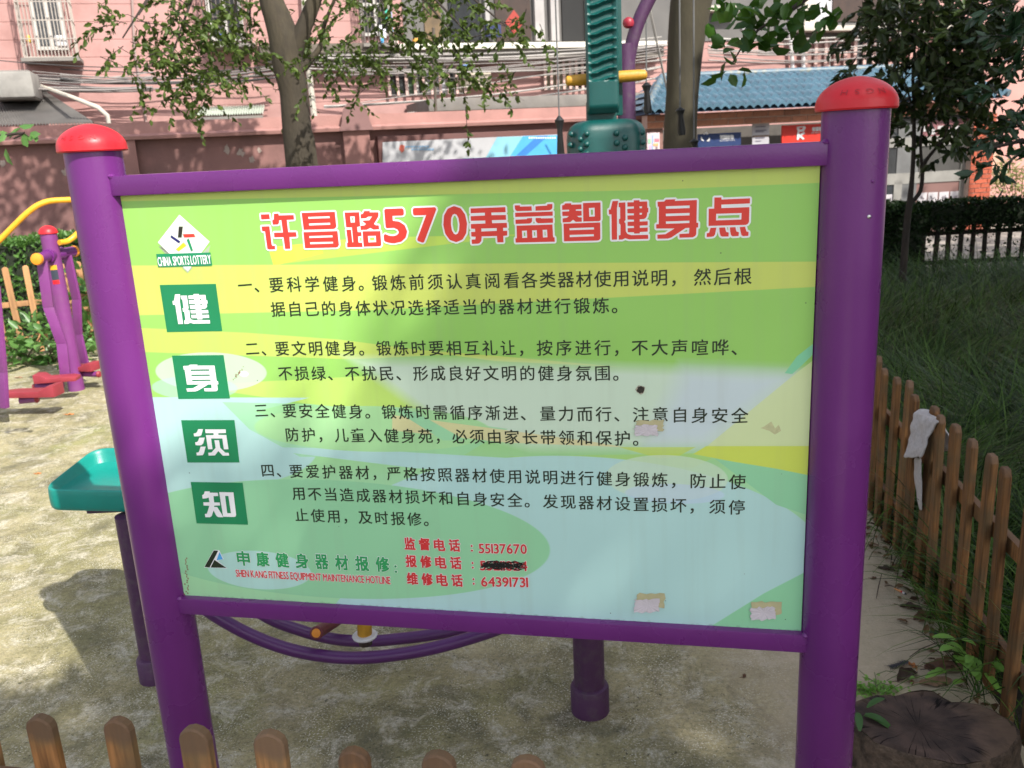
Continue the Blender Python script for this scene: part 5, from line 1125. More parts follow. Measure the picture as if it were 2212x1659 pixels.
# dark camellia-like small tree on the right
CY = 8.0; cb = G(1952, 640)
cam_t = thing('small_tree', 'dark glossy leaved small tree with several thin stems behind the right sign post', 'tree', (atY(1952, 560, CY)[0], CY, 0))
cq = lambda x, y, Y=CY: atY((3300+x/1.508)*.5486, (y/1.508)*.5486, Y)
fc = lambda px: px/1.508*.5486/1900*CY
branchy(cam_t, 'stems', [([(cb[0]*0+atY(1952, 560, CY)[0], CY, 0), cq(405, 1370), cq(425, 1200), cq(440, 1050), cq(450, 850), cq(450, 650), cq(445, 420), cq(470, 150)], [fc(22), fc(20), fc(17), fc(13), fc(12), fc(10), fc(8), fc(5)]),
                         ([cq(430, 1210), cq(490, 1130), cq(510, 980), cq(580, 880), cq(640, 800), cq(660, 600), cq(640, 400), cq(700, 150)], [fc(12), fc(12), fc(11), fc(9), fc(8), fc(7), fc(5), fc(4)]),
                         ([cq(500, 1000), cq(490, 850), cq(510, 700), cq(520, 500), cq(560, 300), cq(600, 100)], [fc(8), fc(8), fc(7), fc(6), fc(5), fc(3)]),
                         ([cq(445, 650), cq(400, 500), cq(330, 330), cq(260, 150)], [fc(6), fc(5), fc(4), fc(3)]), ([cq(640, 700), cq(750, 520), cq(900, 350), cq(1000, 150)], [fc(5), fc(5), fc(4), fc(3)])], BARK_D, 10)
g3 = np.random.default_rng(33); tg = []
for _ in range(150):
    x = g3.uniform(130, 1150); y = g3.uniform(-60, 640)
    if x < 300 and y > 260: continue
    if y > 420 and (x < 330 or x > 960): continue
    if y > 330 and g3.random() < .55: continue
    tg.append(cq(x, y, CY+g3.uniform(-.8, .4)))
for x, y in ((460, 640), (540, 700), (640, 720), (700, 650), (600, 620), (520, 780), (640, 800), (740, 760), (400, 700), (360, 640), (820, 640), (350, 760), (860, 680), (420, 560), (560, 560)): tg.append(cq(x, y, CY+g3.uniform(-.4, .2)))
P, D, tw = sprays(tg, 3, 10, .09, .34, .12, g3, .14)
LD = leafmat('glossy_dark_leaf', (.012, .022, .005), (.045, .072, .018), .2, .4, .3)
leaves('crown', P, D, g3.uniform(.07, .12, len(P)), LD, cam_t, .48); twigs(cam_t, tw, BARK_D)
# larger leaves hanging closer at the far right edge
g4 = np.random.default_rng(5); tg = [cq(x, y, 4.6) for x, y in ((1080, 60), (1060, 200), (1090, 330), (1080, 480), (1120, 560), (1050, 750), (1100, 820), (900, 880), (960, 860), (1090, 660), (1040, 130))]
near_t = thing('tree', 'tree at the right edge whose dark pointed leaves hang into the picture', 'tree', (4.6, 4.4, 0))
P, D, tw = sprays(tg, 3, 8, .1, .22, .1, g4, .05)
leaves('hanging_leaves', P, D, g4.uniform(.06, .10, len(P)), leafmat('right_edge_leaf', (.012, .035, .014), (.03, .075, .03), .15, .4), near_t, .42); twigs(near_t, tw, BARK_D)
branchy(near_t, 'trunk', [([(4.6, 4.4, 0), (4.55, 4.4, 1.2), (4.5, 4.3, 2.6), (4.3, 4.2, 4.6)], [.12, .11, .10, .07]), ([(4.5, 4.3, 2.3), (3.9, 4.5, 2.6), tuple(tg[1])], [.05, .03, .01]), ([(4.55, 4.4, 1.4), (3.9, 4.5, 1.7), tuple(tg[7])], [.035, .02, .008])], BARK_D, 12)

# shade trees behind and to the right of the viewer (they shade the sign, the grass and the paving)
LS = leafmat('shade_tree_leaf', (.03, .08, .012), (.07, .15, .03), .3)
def slab_crown(root, poly_fn, x0, x1, y0, y1, z0, z1, n, L_, g, clump=.0):
    P = np.stack([g.uniform(x0, x1, n), g.uniform(y0, y1, n), g.uniform(z0, z1, n)], 1)
    k = np.array([poly_fn(p[0], p[1], p[2]) for p in P]); P = P[k]
    return leaves('crown', P, g.normal(size=P.shape)*[1, 1, .45], g.uniform(L_*.7, L_*1.3, len(P)), LS, root, .62, flat=.6)
def edge(x, y, z):      # outline of the crowns, read back from the shade they throw
    k = z; gx, gy = x-.615*z, y+.788*z      # where this leaf's shadow meets the ground
    wob = .16*mnoise.noise(Vector((x*1.3, y*1.3, 2)))+.09*mnoise.noise(Vector((x*3.5, y*3.5, 5)))
    a = gx > -1.2+wob*1.0+(.0 if gy < 3.2 else (gy-3.2)*.25)+.55*random.random()**2
    b = gy < 2.72+wob*1.3-.3*random.random()**2 and gx > -6
    hole = mnoise.noise(Vector((gx*2.2, gy*2.2, 7.7))) > (.42 if (gy > 3.6 or gy < 1.0) else .95)
    return (a or b) and not hole
gA = np.random.default_rng(77)
shade_a = thing('shade_tree', 'leafy shade tree standing to the right of the viewpoint', 'tree', (7.5, -1.5, 0), 'shade trees round the exercise ground')
slab_crown(shade_a, edge, 3.6, 12.5, -6.4, 3.6, 7.4, 8.8, 42000, .19, gA)
branchy(shade_a, 'trunk', [([(7.5, -1.5, 0), (7.5, -1.5, 3), (7.4, -1.6, 5.6), (7, -1.8, 8.2)], [.26, .22, .17, .08]), ([(7.45, -1.5, 4.8), (5.4, -2.5, 6.8), (4.4, -3.2, 8.0)], [.12, .07, .03]), ([(7.45, -1.5, 4.8), (9, 1, 6.9), (8.8, 2.2, 7.9)], [.12, .07, .03]), ([(7.4, -1.5, 4.2), (6.4, .9, 5.0), (5.6, 2.2, 4.6)], [.09, .07, .05]), ([(7.4, -1.6, 5.6), (5.4, .6, 7.2), (4.8, 1.8, 8.0)], [.1, .05, .02])], BARK, 12)
shade_b = thing('shade_tree', 'leafy shade tree standing behind the viewpoint', 'tree', (.5, -6.4, 0), 'shade trees round the exercise ground')
slab_crown(shade_b, lambda x, y, z: x <= 3.6 and edge(x, y, z), -2.2, 3.6, -10, -3.0, 7.4, 8.8, 26000, .19, gA)
branchy(shade_b, 'trunk', [([(.5, -6.4, 0), (.5, -6.4, 3), (.6, -6.3, 5.8), (.8, -6.1, 8.1)], [.24, .2, .15, .07]), ([(.55, -6.3, 5.0), (2.0, -5, 7.0), (2.8, -4.2, 8.0)], [.1, .06, .02]), ([(.55, -6.3, 5.0), (-.9, -5.4, 7.0), (-1.6, -5, 8.0)], [.1, .06, .02])], BARK, 12)
sky_block = thing('shade_tree', 'unseen bushy tree added beyond the grass bed to block sky light', 'tree', (9.5, 3.5, 0), 'shade trees round the exercise ground')  # out of view, added to hold back sky light from the right
crown_c = np.stack([gA.uniform(7.6, 12.5, 26000), gA.uniform(-3, 8.5, 26000), gA.uniform(1.2, 7.6, 26000)], 1)
crown_c = crown_c[np.array([mnoise.noise(Vector(p)*.6) > -.15 for p in crown_c])]
leaves('crown', crown_c, gA.normal(size=crown_c.shape)*[1, 1, .45], gA.uniform(.14, .24, len(crown_c)), LS, sky_block, .62, flat=.4)
branchy(sky_block, 'trunk', [([(9.5, 3.5, 0), (9.5, 3.5, 2), (9.6, 3.4, 4), (9.5, 3.3, 7)], [.2, .17, .13, .05]), ([(9.5, 3.5, 1.8), (9.8, 6, 3.6), (9.8, 7.5, 5)], [.1, .06, .02]), ([(9.5, 3.5, 1.8), (9.4, .5, 3.6), (9.3, -1.5, 5)], [.1, .06, .02])], BARK, 12)
# one of its boughs hangs in view with round leaves
LR = leafmat('round_bough_leaf', (.02, .07, .008), (.05, .13, .015), .35, .4); g5 = np.random.default_rng(9); P, D = [], []
BY = 4.6
for x, y, n in ((1560, 20, 16), (1600, 10, 16), (1640, 25, 18), (1690, 40, 18), (1730, 20, 18), (1770, 45, 16), (1620, 80, 12), (1650, 90, 10), (1590, 110, 6), (1575, 140, 6), (1600, 150, 5), (1560, 90, 6), (1680, 80, 9), (1625, 50, 12), (1750, 80, 7), (1780, 10, 14), (1700, 5, 16)):
    for _ in range(n//2+1): P.append(atY(x+g5.normal()*14, y+g5.normal()*12, BY+g5.normal()*.12)); D.append(g5.normal(size=3)*[1, 1, .7]+[0, 0, -.6])
leaves('hanging_bough', P, D, g5.uniform(.07, .10, len(P)), LR, shade_a, .75)
branchy(shade_a, 'bough', [([(5.6, 2.2, 4.6), (3.4, 3.8, 3.6), atY(1790, -40, BY), atY(1690, 30, BY), atY(1620, 80, BY), atY(1580, 140, BY)], [.05, .03, .014, .008, .005, .003])], BARK_D, 6)
# a few leaves poking in at the left edge
left_t = thing('small_tree', 'slender tree outside the left edge with a few leaves poking in', 'tree', (-4.2, 4.2, 0))
P, D = [], []
for x, y in ((8, 282), (20, 300), (12, 320), (45, 290), (62, 300), (70, 290), (60, 318), (40, 272), (2, 295)): 
    P.append(atY(x, y, 4.1)); D.append(g5.normal(size=3)+[.5, 0, -.2])
leaves('hanging_leaves', P, D, g5.uniform(.05, .08, len(P)), WLF, left_t, .6)
branchy(left_t, 'trunk', [([(-4.2, 4.2, 0), (-4.1, 4.2, 1.5), (-4.0, 4.2, 2.6)], [.04, .03, .01]), ([(-4.1, 4.2, 1.5), atY(-30, 300, 4.1), atY(30, 300, 4.1)], [.015, .008, .003])], BARK_D, 6)

# ------------------------------------------------------------------ PINK BOUNDARY WALL
WA = math.atan2(2.2, 6.53); WF = Frame((-5.72, 11.0), WA)
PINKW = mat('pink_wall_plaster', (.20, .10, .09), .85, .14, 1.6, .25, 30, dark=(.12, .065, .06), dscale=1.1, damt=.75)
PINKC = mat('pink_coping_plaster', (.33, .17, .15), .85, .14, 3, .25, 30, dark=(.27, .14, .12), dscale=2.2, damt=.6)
wall = thing('boundary_wall', 'long pink plastered boundary wall with projecting coping behind the trees', 'wall', WF.w(2, 0, 0))
zt = 2.14; zcb = WF.hit(600, 289, .12)[1]
s_end = WF.hit(1420, 260)[0]
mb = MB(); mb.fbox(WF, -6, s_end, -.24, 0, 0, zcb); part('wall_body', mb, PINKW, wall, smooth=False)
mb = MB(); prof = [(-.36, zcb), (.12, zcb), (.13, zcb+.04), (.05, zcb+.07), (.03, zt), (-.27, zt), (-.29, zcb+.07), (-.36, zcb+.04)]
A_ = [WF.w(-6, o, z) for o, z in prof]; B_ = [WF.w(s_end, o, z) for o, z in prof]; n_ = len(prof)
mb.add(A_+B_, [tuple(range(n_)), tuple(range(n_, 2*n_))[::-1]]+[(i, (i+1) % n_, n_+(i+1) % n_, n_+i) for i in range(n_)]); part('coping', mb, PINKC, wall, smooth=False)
for xa, xb in ((742, 799), (236, 290)):
    sa, sb_ = WF.hit(xa, 300, .1)[0], WF.hit(xb, 300, .1)[0]; mb = MB(); mb.fbox(WF, sa, sb_, 0.002, .10, 0, zcb-.002); pi = part('pilaster', mb, mat('pilaster_plaster', (.26, .13, .115), .85, .12, 3, .2, 30), wall, smooth=False)
    if xa > 500:
        pts = [(sa-.05, zcb+.002)]+[(sa+(sb_-sa)/2-math.cos(a)*(sb_-sa)*.52, zcb+.12+math.sin(a)*.26) for a in np.linspace(0, math.pi, 12)]+[(sb_+.05, zcb+.002)]
        mb = MB(); mb.prism([WF.w(a, .0, b) for a, b in pts], tuple(WF.n*.132), tuple(WF.n*.16)); part('domed_cap', mb, mat('cap_plaster', (.20, .11, .105), .85, .12, 3), pi, smooth=False)
# irregular paler patches on the wall
WPT = mat('pale_patch_tone', (.30, .24, .21), .9, .2, 40)
for i, (x, y, r_) in enumerate(((155, 365, .16), (140, 372, .10), (520, 330, .12), (545, 345, .10), (490, 322, .12), (5, 355, .10), (560, 325, .07))):
    a, z = WF.hit(x, y); mb = MB(); rs = random.Random(i); mb.add([WF.w(a+math.cos(t)*r_*.5*rs.uniform(.3, 1), .003, z+math.sin(t)*r_*.7*rs.uniform(.3, 1)) for t in np.linspace(0, 6.28, 14, endpoint=False)], [tuple(range(14))]); part('pale_patch', mb, WPT, wall, smooth=False)
# notice board on the wall
bo = .16
s0, z1 = WF.hit(826, 303, bo); s1, z1b = WF.hit(1206, 292, bo); z1 = (z1+z1b)/2
board_t = thing('notice_board', 'wide wall notice board with a grey and blue poster behind the sign top rail', 'notice board', WF.w((s0+s1)/2, bo, .7))
mb = MB(); mb.fbox(WF, s0-.06, s1+.06, .001, bo-.02, .75, z1+.07); part('frame', mb, mat('dark_red_frame', (.10, .035, .03), .6), board_t, smooth=False, bev=.01)
def wposter(px, col, out, name='poster_patch', rough=.35):
    mb = MB(); mb.add([WF.w(WF.hit(x, y, out)[0], out, max(.8, min(z1-.005, WF.hit(x, y, out)[1]))) for x, y in px], [tuple(range(len(px)))]); return part(name, mb, mat('print_%02x%02x%02x' % tuple(int(c*255) for c in col), col, rough, .05), board_t, smooth=False)
wposter([(826, 300), (1206, 290), (1208, 480), (828, 480)], hx('A9A9AC'), bo-.012, 'poster')
wposter([(1074, 296), (1152, 294), (1100, 356), (1032, 372)], hx('7FB3C4'), bo-.009)
wposter([(1130, 294), (1206, 292), (1207, 480), (990, 480), (1090, 356)], hx('4F9FD6'), bo-.006)
wposter([(1160, 294), (1185, 293), (1120, 350), (1100, 350)], hx('3C77B8'), bo-.004)
wposter([(1000, 342), (1120, 338), (1118, 356), (990, 356)], hx('5FA0AE'), bo-.003)
wposter([(864, 314), (868, 312), (874, 315), (873, 326), (868, 330), (862, 322)], hx('C0604E'), bo-.003)
for x, y, x2 in ((876, 315, 928), (889, 321, 938)):
    for i in range(9):
        xa = x+(x2-x)*i/9; wposter([(xa, y-i*.1), (xa+4.4, y-i*.1), (xa+4.4, y+3.6), (xa, y+3.6)], hx('7E9DB8'), bo-.003)
for i in range(12):
    xa = 1142+i*5; wposter([(xa, 296), (xa+3.6, 296), (xa+3.6, 299.5), (xa, 299.5)], hx('D5DEE6'), bo-.002)
for i in range(14):
    if i in (6, 7): continue
    xa = 929+i*5; wposter([(xa, 345), (xa+4.2, 345), (xa+4.2, 351), (xa, 351)], hx('3A3A4A'), bo-.002)
for xa in (1100, 1112, 1123): wposter([(xa, 338), (xa+9, 337), (xa+9, 352), (xa, 352)], hx('C9584E'), bo-.001)

# ------------------------------------------------------------------ PINK APARTMENT BUILDING
BF = Frame((-6.74, 14.03), WA)
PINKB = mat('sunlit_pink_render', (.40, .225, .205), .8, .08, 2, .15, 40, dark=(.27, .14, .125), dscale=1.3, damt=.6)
bld = thing('apartment_building', 'pink apartment building with caged windows and a white balcony ledge behind the wall', 'building', BF.w(4, 0, 0))
mb = MB(); H_ = 6.5; zz = 0.0; prof = [(0, 0)]
while zz < H_:
    prof += [(0, zz+.235), (-.006, zz+.238), (-.006, zz+.249), (0, zz+.252)]; zz += .25
prof.append((0, H_)); A_ = [BF.w(-8, o, z) for o, z in prof]; B_ = [BF.w(24, o, z) for o, z in prof]; n_ = len(prof)
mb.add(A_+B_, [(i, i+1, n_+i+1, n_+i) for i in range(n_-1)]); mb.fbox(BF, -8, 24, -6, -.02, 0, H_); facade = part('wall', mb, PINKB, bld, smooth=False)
VJ = mat('joint_dark', (.3, .17, .16), .8)
def brect(x0, y0, x1, y1, out=0.0):
    a, z1_ = BF.hit(x0, y0, out); b, z0_ = BF.hit(x1, y1, out); return a, b, z0_, z1_
def bbx(name, rc, o0, o1, m, parent=bld, bev=0):
    mb = MB(); mb.fbox(BF, rc[0], rc[1], o0, o1, rc[2], rc[3]); return part(name, mb, m, parent, smooth=False, bev=bev)
WFR = mat('white_window_frame', (.48, .46, .43), .6, .1); DARKG = mat('dark_glass', (.03, .032, .035), .12, .2, 3, spec=.8); BARS = mat('cream_bars', (.36, .32, .28), .6, .15)
CONCR = mat('grey_concrete', (.19, .175, .16), .9, .15, 5, .3, 40, dark=(.2, .18, .15), dscale=3, damt=.6); LEDGE = mat('cream_ledge', (.46, .43, .37), .8, .1, 4, dark=(.4, .36, .3), dscale=4, damt=.5)
def window(rc, nm=2, o=.02, rows=1):
    fr = bbx('window', rc, .003, .06, WFR); s0_, s1_, z0_, z1_ = rc; t = .055; cw_ = (s1_-s0_-t*(nm+1))/nm; ch_ = (z1_-z0_-t*(rows+1))/rows
    for i in range(nm):
        for j in range(rows):
            a = s0_+t+i*(cw_+t); b = z0_+t+j*(ch_+t); bbx('pane', (a, a+cw_, b, b+ch_), .061, .066, DARKG, fr)
    return fr
def cage(rc, out, nb_, m, nh=2, thick=.012, floor=True, name='window_cage'):
    s0_, s1_, z0_, z1_ = rc; mb = MB()
    for i in range(nb_+1):
        a = s0_+(s1_-s0_)*i/nb_; mb.fbox(BF, a-thick/2, a+thick/2, out-thick, out, z0_, z1_)
    for j in range(nh+1):
        z = z0_+(z1_-z0_)*j/nh; mb.fbox(BF, s0_, s1_, out-thick*1.01, out+.002, z-thick/2, z+thick/2)
        for a in (s0_, s1_): mb.fbox(BF, a-.006, a+.006, .01, out-thick, z-thick/2, z+thick/2)
    for k in range(1, 5):
        for a in (s0_, s1_): mb.fbox(BF, a-.005, a+.005, out*k/5, out*k/5+.01, z0_, z1_)
    cg_ = part(name, mb, m, bld, smooth=False)
    if floor:
        mb = MB(); mb.fbox(BF, s0_-.04, s1_+.04, 0.002, out+.04, z0_-.06, z0_-.01); part('cage_floor', mb, CONCR, cg_, smooth=False)
    return cg_
# left caged window
rc = brect(52, -60, 148, 108, .03); window(rc, 2); cg1 = cage(brect(15, -80, 166, 122, .45), .45, 15, BARS, 5)
b1 = bbx('plastic_sack', brect(118, 78, 148, 102, .3), .2, .42, mat('white_sack', (.62, .62, .64), .6, .15, 20, .5, 20), None, .03); tag(b1, 'white sack on the floor of the caged window at the left', 'sack')
b2 = bbx('yellow_bottle', brect(55, 75, 66, 92, .2), .1, .2, mat('yellow_soft', (.7, .45, .05), .5), None, .02); tag(b2, 'small yellow container behind the bars of the caged window', 'bottle')
# second caged window behind the tree and its clutter
rc = brect(435, -60, 530, 88, .03); window(rc, 2); cage(brect(425, -80, 545, 92, .4), .4, 10, mat('rusty_bars', (.12, .10, .09), .8), 3)
# dark caged window left of the balcony
rc = brect(770, -60, 846, 78, .03); window(rc, 2, rows=2); cage(brect(775, -80, 850, 92, .4), .4, 8, mat('rusty_bars', (.12, .10, .09), .8), 3)
# balcony: flat grey panel with the recess shade painted in, doors, pillars, ledge
rb = brect(858, -120, 1265, 92)
bbx('balcony_shade_panel', (rb[0], rb[1]+7.2, rb[2], rb[3]), .003, .02, mat('balcony_shade_grey', (.115, .11, .105), .85, .12, 3))
for x0, x1, m_, nm_ in ((1062, 1148, mat('dark_brown_door', (.035, .018, .012), .6, .3), 'door'), (1209, 1262, mat('opening_shade', (.012, .012, .012), .8), 'opening'), (905, 955, mat('wood_cabinet', (.12, .08, .04), .7, .3), 'door'), (960, 1040, DARKG, 'window')):  # the opening is a near-black sheet painted for the shade inside
    bbx(nm_, brect(x0, -120, x1, 88, .04), .021, .05, m_)
for x0, x1 in ((1149, 1177), (1184, 1208), (1040, 1060), (1262, 1300)): bbx('pillar', brect(x0, -120, x1, 88, .1), .021, .12, mat('white_pillar', (.34, .32, .31), .7, .1))
ld = brect(715, 99, 1300, 108, .35); lz1 = BF.hit(1000, 93, .35)[1]; lz0 = BF.hit(1000, 106, .35)[1]
ledge = bbx('balcony_ledge', (BF.hit(858, 95, .35)[0], BF.hit(1440, 95, .35)[0], lz0, lz1), .021, .36, mat('white_ledge', (.66, .63, .55), .8, .1, 4, dark=(.45, .42, .36), dscale=4, damt=.4), bev=.006)
bbx('ledge_soffit', (ld[0]-1.0, BF.hit(1440, 95, .35)[0], lz0-.16, lz0-.002), .004, .25, mat('soffit_grey', (.20, .18, .16), .9, .2, 6))
bbx('window_sill_slab', (BF.hit(560, 98, .3)[0], BF.hit(856, 98, .3)[0], lz0-.03, lz0+.11), .004, .38, mat('dark_slab', (.12, .10, .08), .9, .3, 6))
# right wing ledge and windows
bbx('balcony_ledge', (BF.hit(1735, 62, .35)[0], BF.hit(2300, 45, .35)[0], BF.hit(1800, 66, .35)[1], BF.hit(1800, 55, .35)[1]), .004, .36, LEDGE, bev=.006)
bbx('opening', brect(1803, -100, 1905, 46, .04), .004, .05, mat('dark_brown_door', (.035, .018, .012), .6, .3)); bbx('pillar', brect(1742, -100, 1760, 55, .08), .004, .1, LEDGE)  # this opening is a flat dark sheet, its inner shade painted on
bbx('pillar', brect(1762, -100, 1802, 46, .04), .004, .03, mat('pale_grey_render', (.42, .42, .44), .8, .1))
bbx('window_sill', brect(1532, 12, 1598, 24, .25), .004, .28, LEDGE)
# lower barred windows
def lower(x0, y0, x1, y1, nb_, cols, barw=.045):
    rc = brect(x0, y0, x1, y1, .0); w_ = bbx('window', rc, .003, .02, WFR)
    for i, c in enumerate(cols):
        a = rc[0]+(rc[1]-rc[0])*i/len(cols)+.02; b = rc[0]+(rc[1]-rc[0])*(i+1)/len(cols)-.02; bbx('pane', (a, b, rc[2]+.03, rc[3]-.03), .021, .026, c, w_)
    for i in range(nb_+1):
        a = rc[0]+(rc[1]-rc[0])*i/nb_; bbx('window_bar', (a-barw/2, a+barw/2, rc[2], rc[3]), .07, .1, mat('pink_bar', (.55, .38, .34), .7, .1), w_)
    return w_
PALE = mat('pale_curtain', (.42, .42, .46), .7, .1); OL = mat('olive_panel', (.22, .19, .13), .7, .2)
lower(835, 143, 1003, 203, 9, [DARKG, DARKG, mat('green_glass', (.05, .09, .05), .3), DARKG, PALE, PALE, DARKG, OL])
lower(1172, 128, 1268, 192, 7, [OL, OL, DARKG])
lower(1736, 82, 1900, 153, 8, [mat('pink_dark', (.3, .17, .15), .8), mat('pink_dark', (.3, .17, .15), .8), DARKG], .07)
bbx('meter_cabinet', brect(1003, 150, 1062, 188, .15), .004, .16, mat('cream_box', (.55, .48, .38), .7, .1), bev=.01)
# white drainpipe, other pipes
def pipe(name, pts, r_, m, label, cat, group=None, out=.12, fr=BF):
    P = [fr.w(*((fr.hit(x, y, out)[0], out, fr.hit(x, y, out)[1]))) for x, y in pts]; mb = MB(); mb.tube(P, r_, 8); return tag(part(name, mb, m, None), label, cat, group)
for nm, pts, r_, m_, o_ in (('drainpipe', [(655, -40), (662, 110), (680, 262)], .05, LEDGE, .12), ('drainpipe', [(284, -40), (290, 100), (318, 275)], .018, mat('grey_pipe', (.3, .22, .2), .7), .05),
                            ('drainpipe', [(1712, 150), (1706, 60)], .04, WHITE_PL, .1), ('drainpipe', [(1735, 160), (1735, 70)], .04, WHITE_PL, .1)):
    P = [BF.w(BF.hit(x, y, o_)[0], o_, BF.hit(x, y, o_)[1]) for x, y in pts]; mb = MB(); mb.tube(P, r_, 8); part(nm, mb, m_, bld)
# parapet of the low shed behind the wall
sh = thing('shed_roof', 'weathered grey concrete roof slab of a low shed just above the wall', 'shed', BF.w(7, 1.6, 0))
BS = Frame(BF.o[:2]+BF.n[:2]*1.6, WA)
a, z1_ = BS.hit(925, 214); _, z0_ = BS.hit(925, 241); b = BS.hit(1500, 200)[0]; mb = MB(); mb.fbox(BS, a, b, -1.55, 0, z0_, z1_); part('roof_slab', mb, CONCR, sh, smooth=False, bev=.01)
mb = MB(); mb.fbox(BS, a+.1, b, -1.5, -.06, 0, z0_); part('shed_wall', mb, PINKW, sh, smooth=False)
# left: block, sloping roof with white edge pipe
sh2 = thing('lean_to_roof', 'grey corrugated lean to roof with white pipe edge at the left above the wall', 'roof', BF.w(-1, 1.4, 0)); BL = Frame(BF.o[:2]+BF.n[:2]*1.9, WA); BLb = Frame(BF.o[:2]+BF.n[:2]*.1, WA)
mb = MB()
for i in range(40):
    t0, t1 = i/40, (i+1)/40
    f_ = lambda t: (BL.w(*[(BL.hit(-60+t*265, 276-t*8)[0]), 0, BL.hit(-60+t*265, 276-t*8)[1]]), BLb.w(BLb.hit(-60+t*150, 195)[0], 0, BLb.hit(-60+t*150, 195)[1]))
    a, b = f_(t0); c, d = f_(t1); m1, m2 = (a+c)/2+[0, 0, .035], (b+d)/2+[0, 0, .035]; mb.add([a, m1, c, b, m2, d], [(0, 1, 4, 3), (1, 2, 5, 4)])
part('corrugated_sheet', mb, mat('weathered_sheet', (.17, .16, .15), .7, .2, 3, .2, 30, dark=(.15, .13, .12), dscale=2, damt=.7), sh2, smooth=False)
mb = MB(); P = [BLb.w(BLb.hit(82, 185)[0], .2, BLb.hit(82, 185)[1]), BL.w(BL.hit(150, 208)[0], 0, BL.hit(150, 208)[1]), BL.w(BL.hit(212, 232)[0], 0, BL.hit(212, 232)[1]), BL.w(BL.hit(232, 250)[0], 0, BL.hit(232, 250)[1]), BL.w(BL.hit(236, 272)[0], 0, BL.hit(236, 272)[1])]
mb.tube(P, .03, 8); part('edge_pipe', mb, LEDGE, sh2)
q = BL.hit(20, 150, -.6); mb = MB(); a0, zt_ = BL.hit(-30, 152, -.5); a1, zb_ = BL.hit(74, 213, -.5); mb.fbox(BL, a0, a1, -1.3, -.5, zb_, zt_); bo_ = part('ventilation_box', mb, CONCR, None, smooth=False, bev=.03); tag(bo_, 'pale grey ventilation box above the lean to roof at the left', 'box')
mb = MB(); mb.fbox(BL, a1-.42, a1+.02, -1.2, -.47, zb_+.02, zt_-.02); part('front_box', mb, mat('weathered_box', (.26, .25, .23), .8, .15, 5, dark=(.16, .15, .14), dscale=4, damt=.6), bo_, smooth=False, bev=.03)
# small corrugated awning
aw = thing('awning', 'small pale green corrugated awning low on the pink building', 'awning', BF.w(BF.hit(500, 250)[0], .3, 2.2)); mb = MB()
x0_, za = BF.hit(432, 233, .02); x1_, _ = BF.hit(572, 230, .02); xb0, zb2 = BF.hit(424, 252, .7); xb1, _ = BF.hit(568, 248, .7); N_ = 26
for i in range(N_):
    for k, (t, h) in enumerate(((i/N_, 0), ((i+.5)/N_, .03), ((i+1)/N_, 0))): mb.v += [tuple(BF.w(x0_+(x1_-x0_)*t, .01, za+h)), tuple(BF.w(xb0+(xb1-xb0)*t, .7, zb2+h))]
    b_ = i*6; mb.f += [(b_, b_+1, b_+3, b_+2), (b_+2, b_+3, b_+5, b_+4)]; mb.mi += [0, 0]
part('corrugated_sheet', mb, mat('pale_green_sheet', (.38, .42, .36), .6, .12, 8), aw, smooth=False)
mb = MB(); mb.fbox(BF, xb0, xb1, .66, .70, zb2-.05, zb2-.01); part('front_bar', mb, CONCR, aw, smooth=False)
pole = MB(); a = WF.w(WF.hit(941, 243, -.1)[0], -.1, zt-.01); b = WF.w(WF.hit(936, 60, -.1)[0], -.1, WF.hit(936, 60, -.1)[1]); pole.tube([a, b], .02, 8); tag(part('thin_pole', pole, mat('dark_pole', (.08, .065, .05), .7), None), 'thin dark pole standing on the wall coping in front of the balcony', 'pole')
# laundry and things on the balcony
def item(name, x0, y0, x1, y1, out, m, lab, cat, dep=.1, bev=.02, group=None):
    o = bbx(name, brect(x0, y0, x1, y1, out), out-dep, out, m, None, bev); return tag(o, lab, cat, group)
item('blue_bag', 1050, 52, 1084, 80, .3, mat('navy_cloth', (.02, .03, .09), .8, .2, 10), 'navy blue bag hanging below the balcony door', 'bag')
for (x0, y0, x1, y1, c, lab) in ((819, 54, 827, 84, (.6, .6, .62), 'white garment hanging on the dark window cage'), (827, 62, 835, 82, (.55, .55, .6), 'off white garment hanging beside the green one'), (822, 76, 830, 92, (.06, .3, .55), 'light blue garment hanging lowest on the window cage'), (831, 17, 839, 46, (.05, .4, .28), 'green garment hanging on the window cage'), (843, 0, 850, 70, (.3, .4, .6), 'long blue checked garment at the end of the cage'), (848, 82, 860, 105, (.5, .42, .4), 'pinkish cloth at the corner of the balcony ledge')):
    item('laundry', x0, y0, x1, y1, .5, mat('cloth_%d' % int(c[2]*100+x0), c, .85, .2, 12, .5, 20), lab, 'laundry', .03, .008, 'laundry on the window cage')
item('laundry', 472, 72, 507, 86, .45, mat('blue_cloth', (.03, .06, .3), .85), 'dark blue cloth on the second caged window behind the leaves', 'laundry', .05, .01, 'laundry on the window cage')
item('laundry', 1000, 138, 1012, 158, .3, mat('paleblue_cloth', (.2, .35, .65), .85), 'small pale blue cloth above the cream meter cabinet', 'laundry', .05, .01, 'laundry on the window cage')
item('flower_pot', 893, 82, 905, 90, .36, mat('orange_clay', (.55, .28, .05), .8), 'small orange pot on the balcony ledge', 'pot', .1, .01)
# red diamond paper on the door
a, z = BF.hit(1111, 48, .06); mb = MB(); mb.prism([BF.w(a, 0, z+.2), BF.w(a+.17, 0, z), BF.w(a, 0, z-.2), BF.w(a-.17, 0, z)], tuple(BF.n*.054), tuple(BF.n*.062)); tag(part('door_charm', mb, mat('red_paper', (.30, .03, .02), .6), None, smooth=False), 'red diamond shaped paper charm on the dark balcony door', 'decoration')
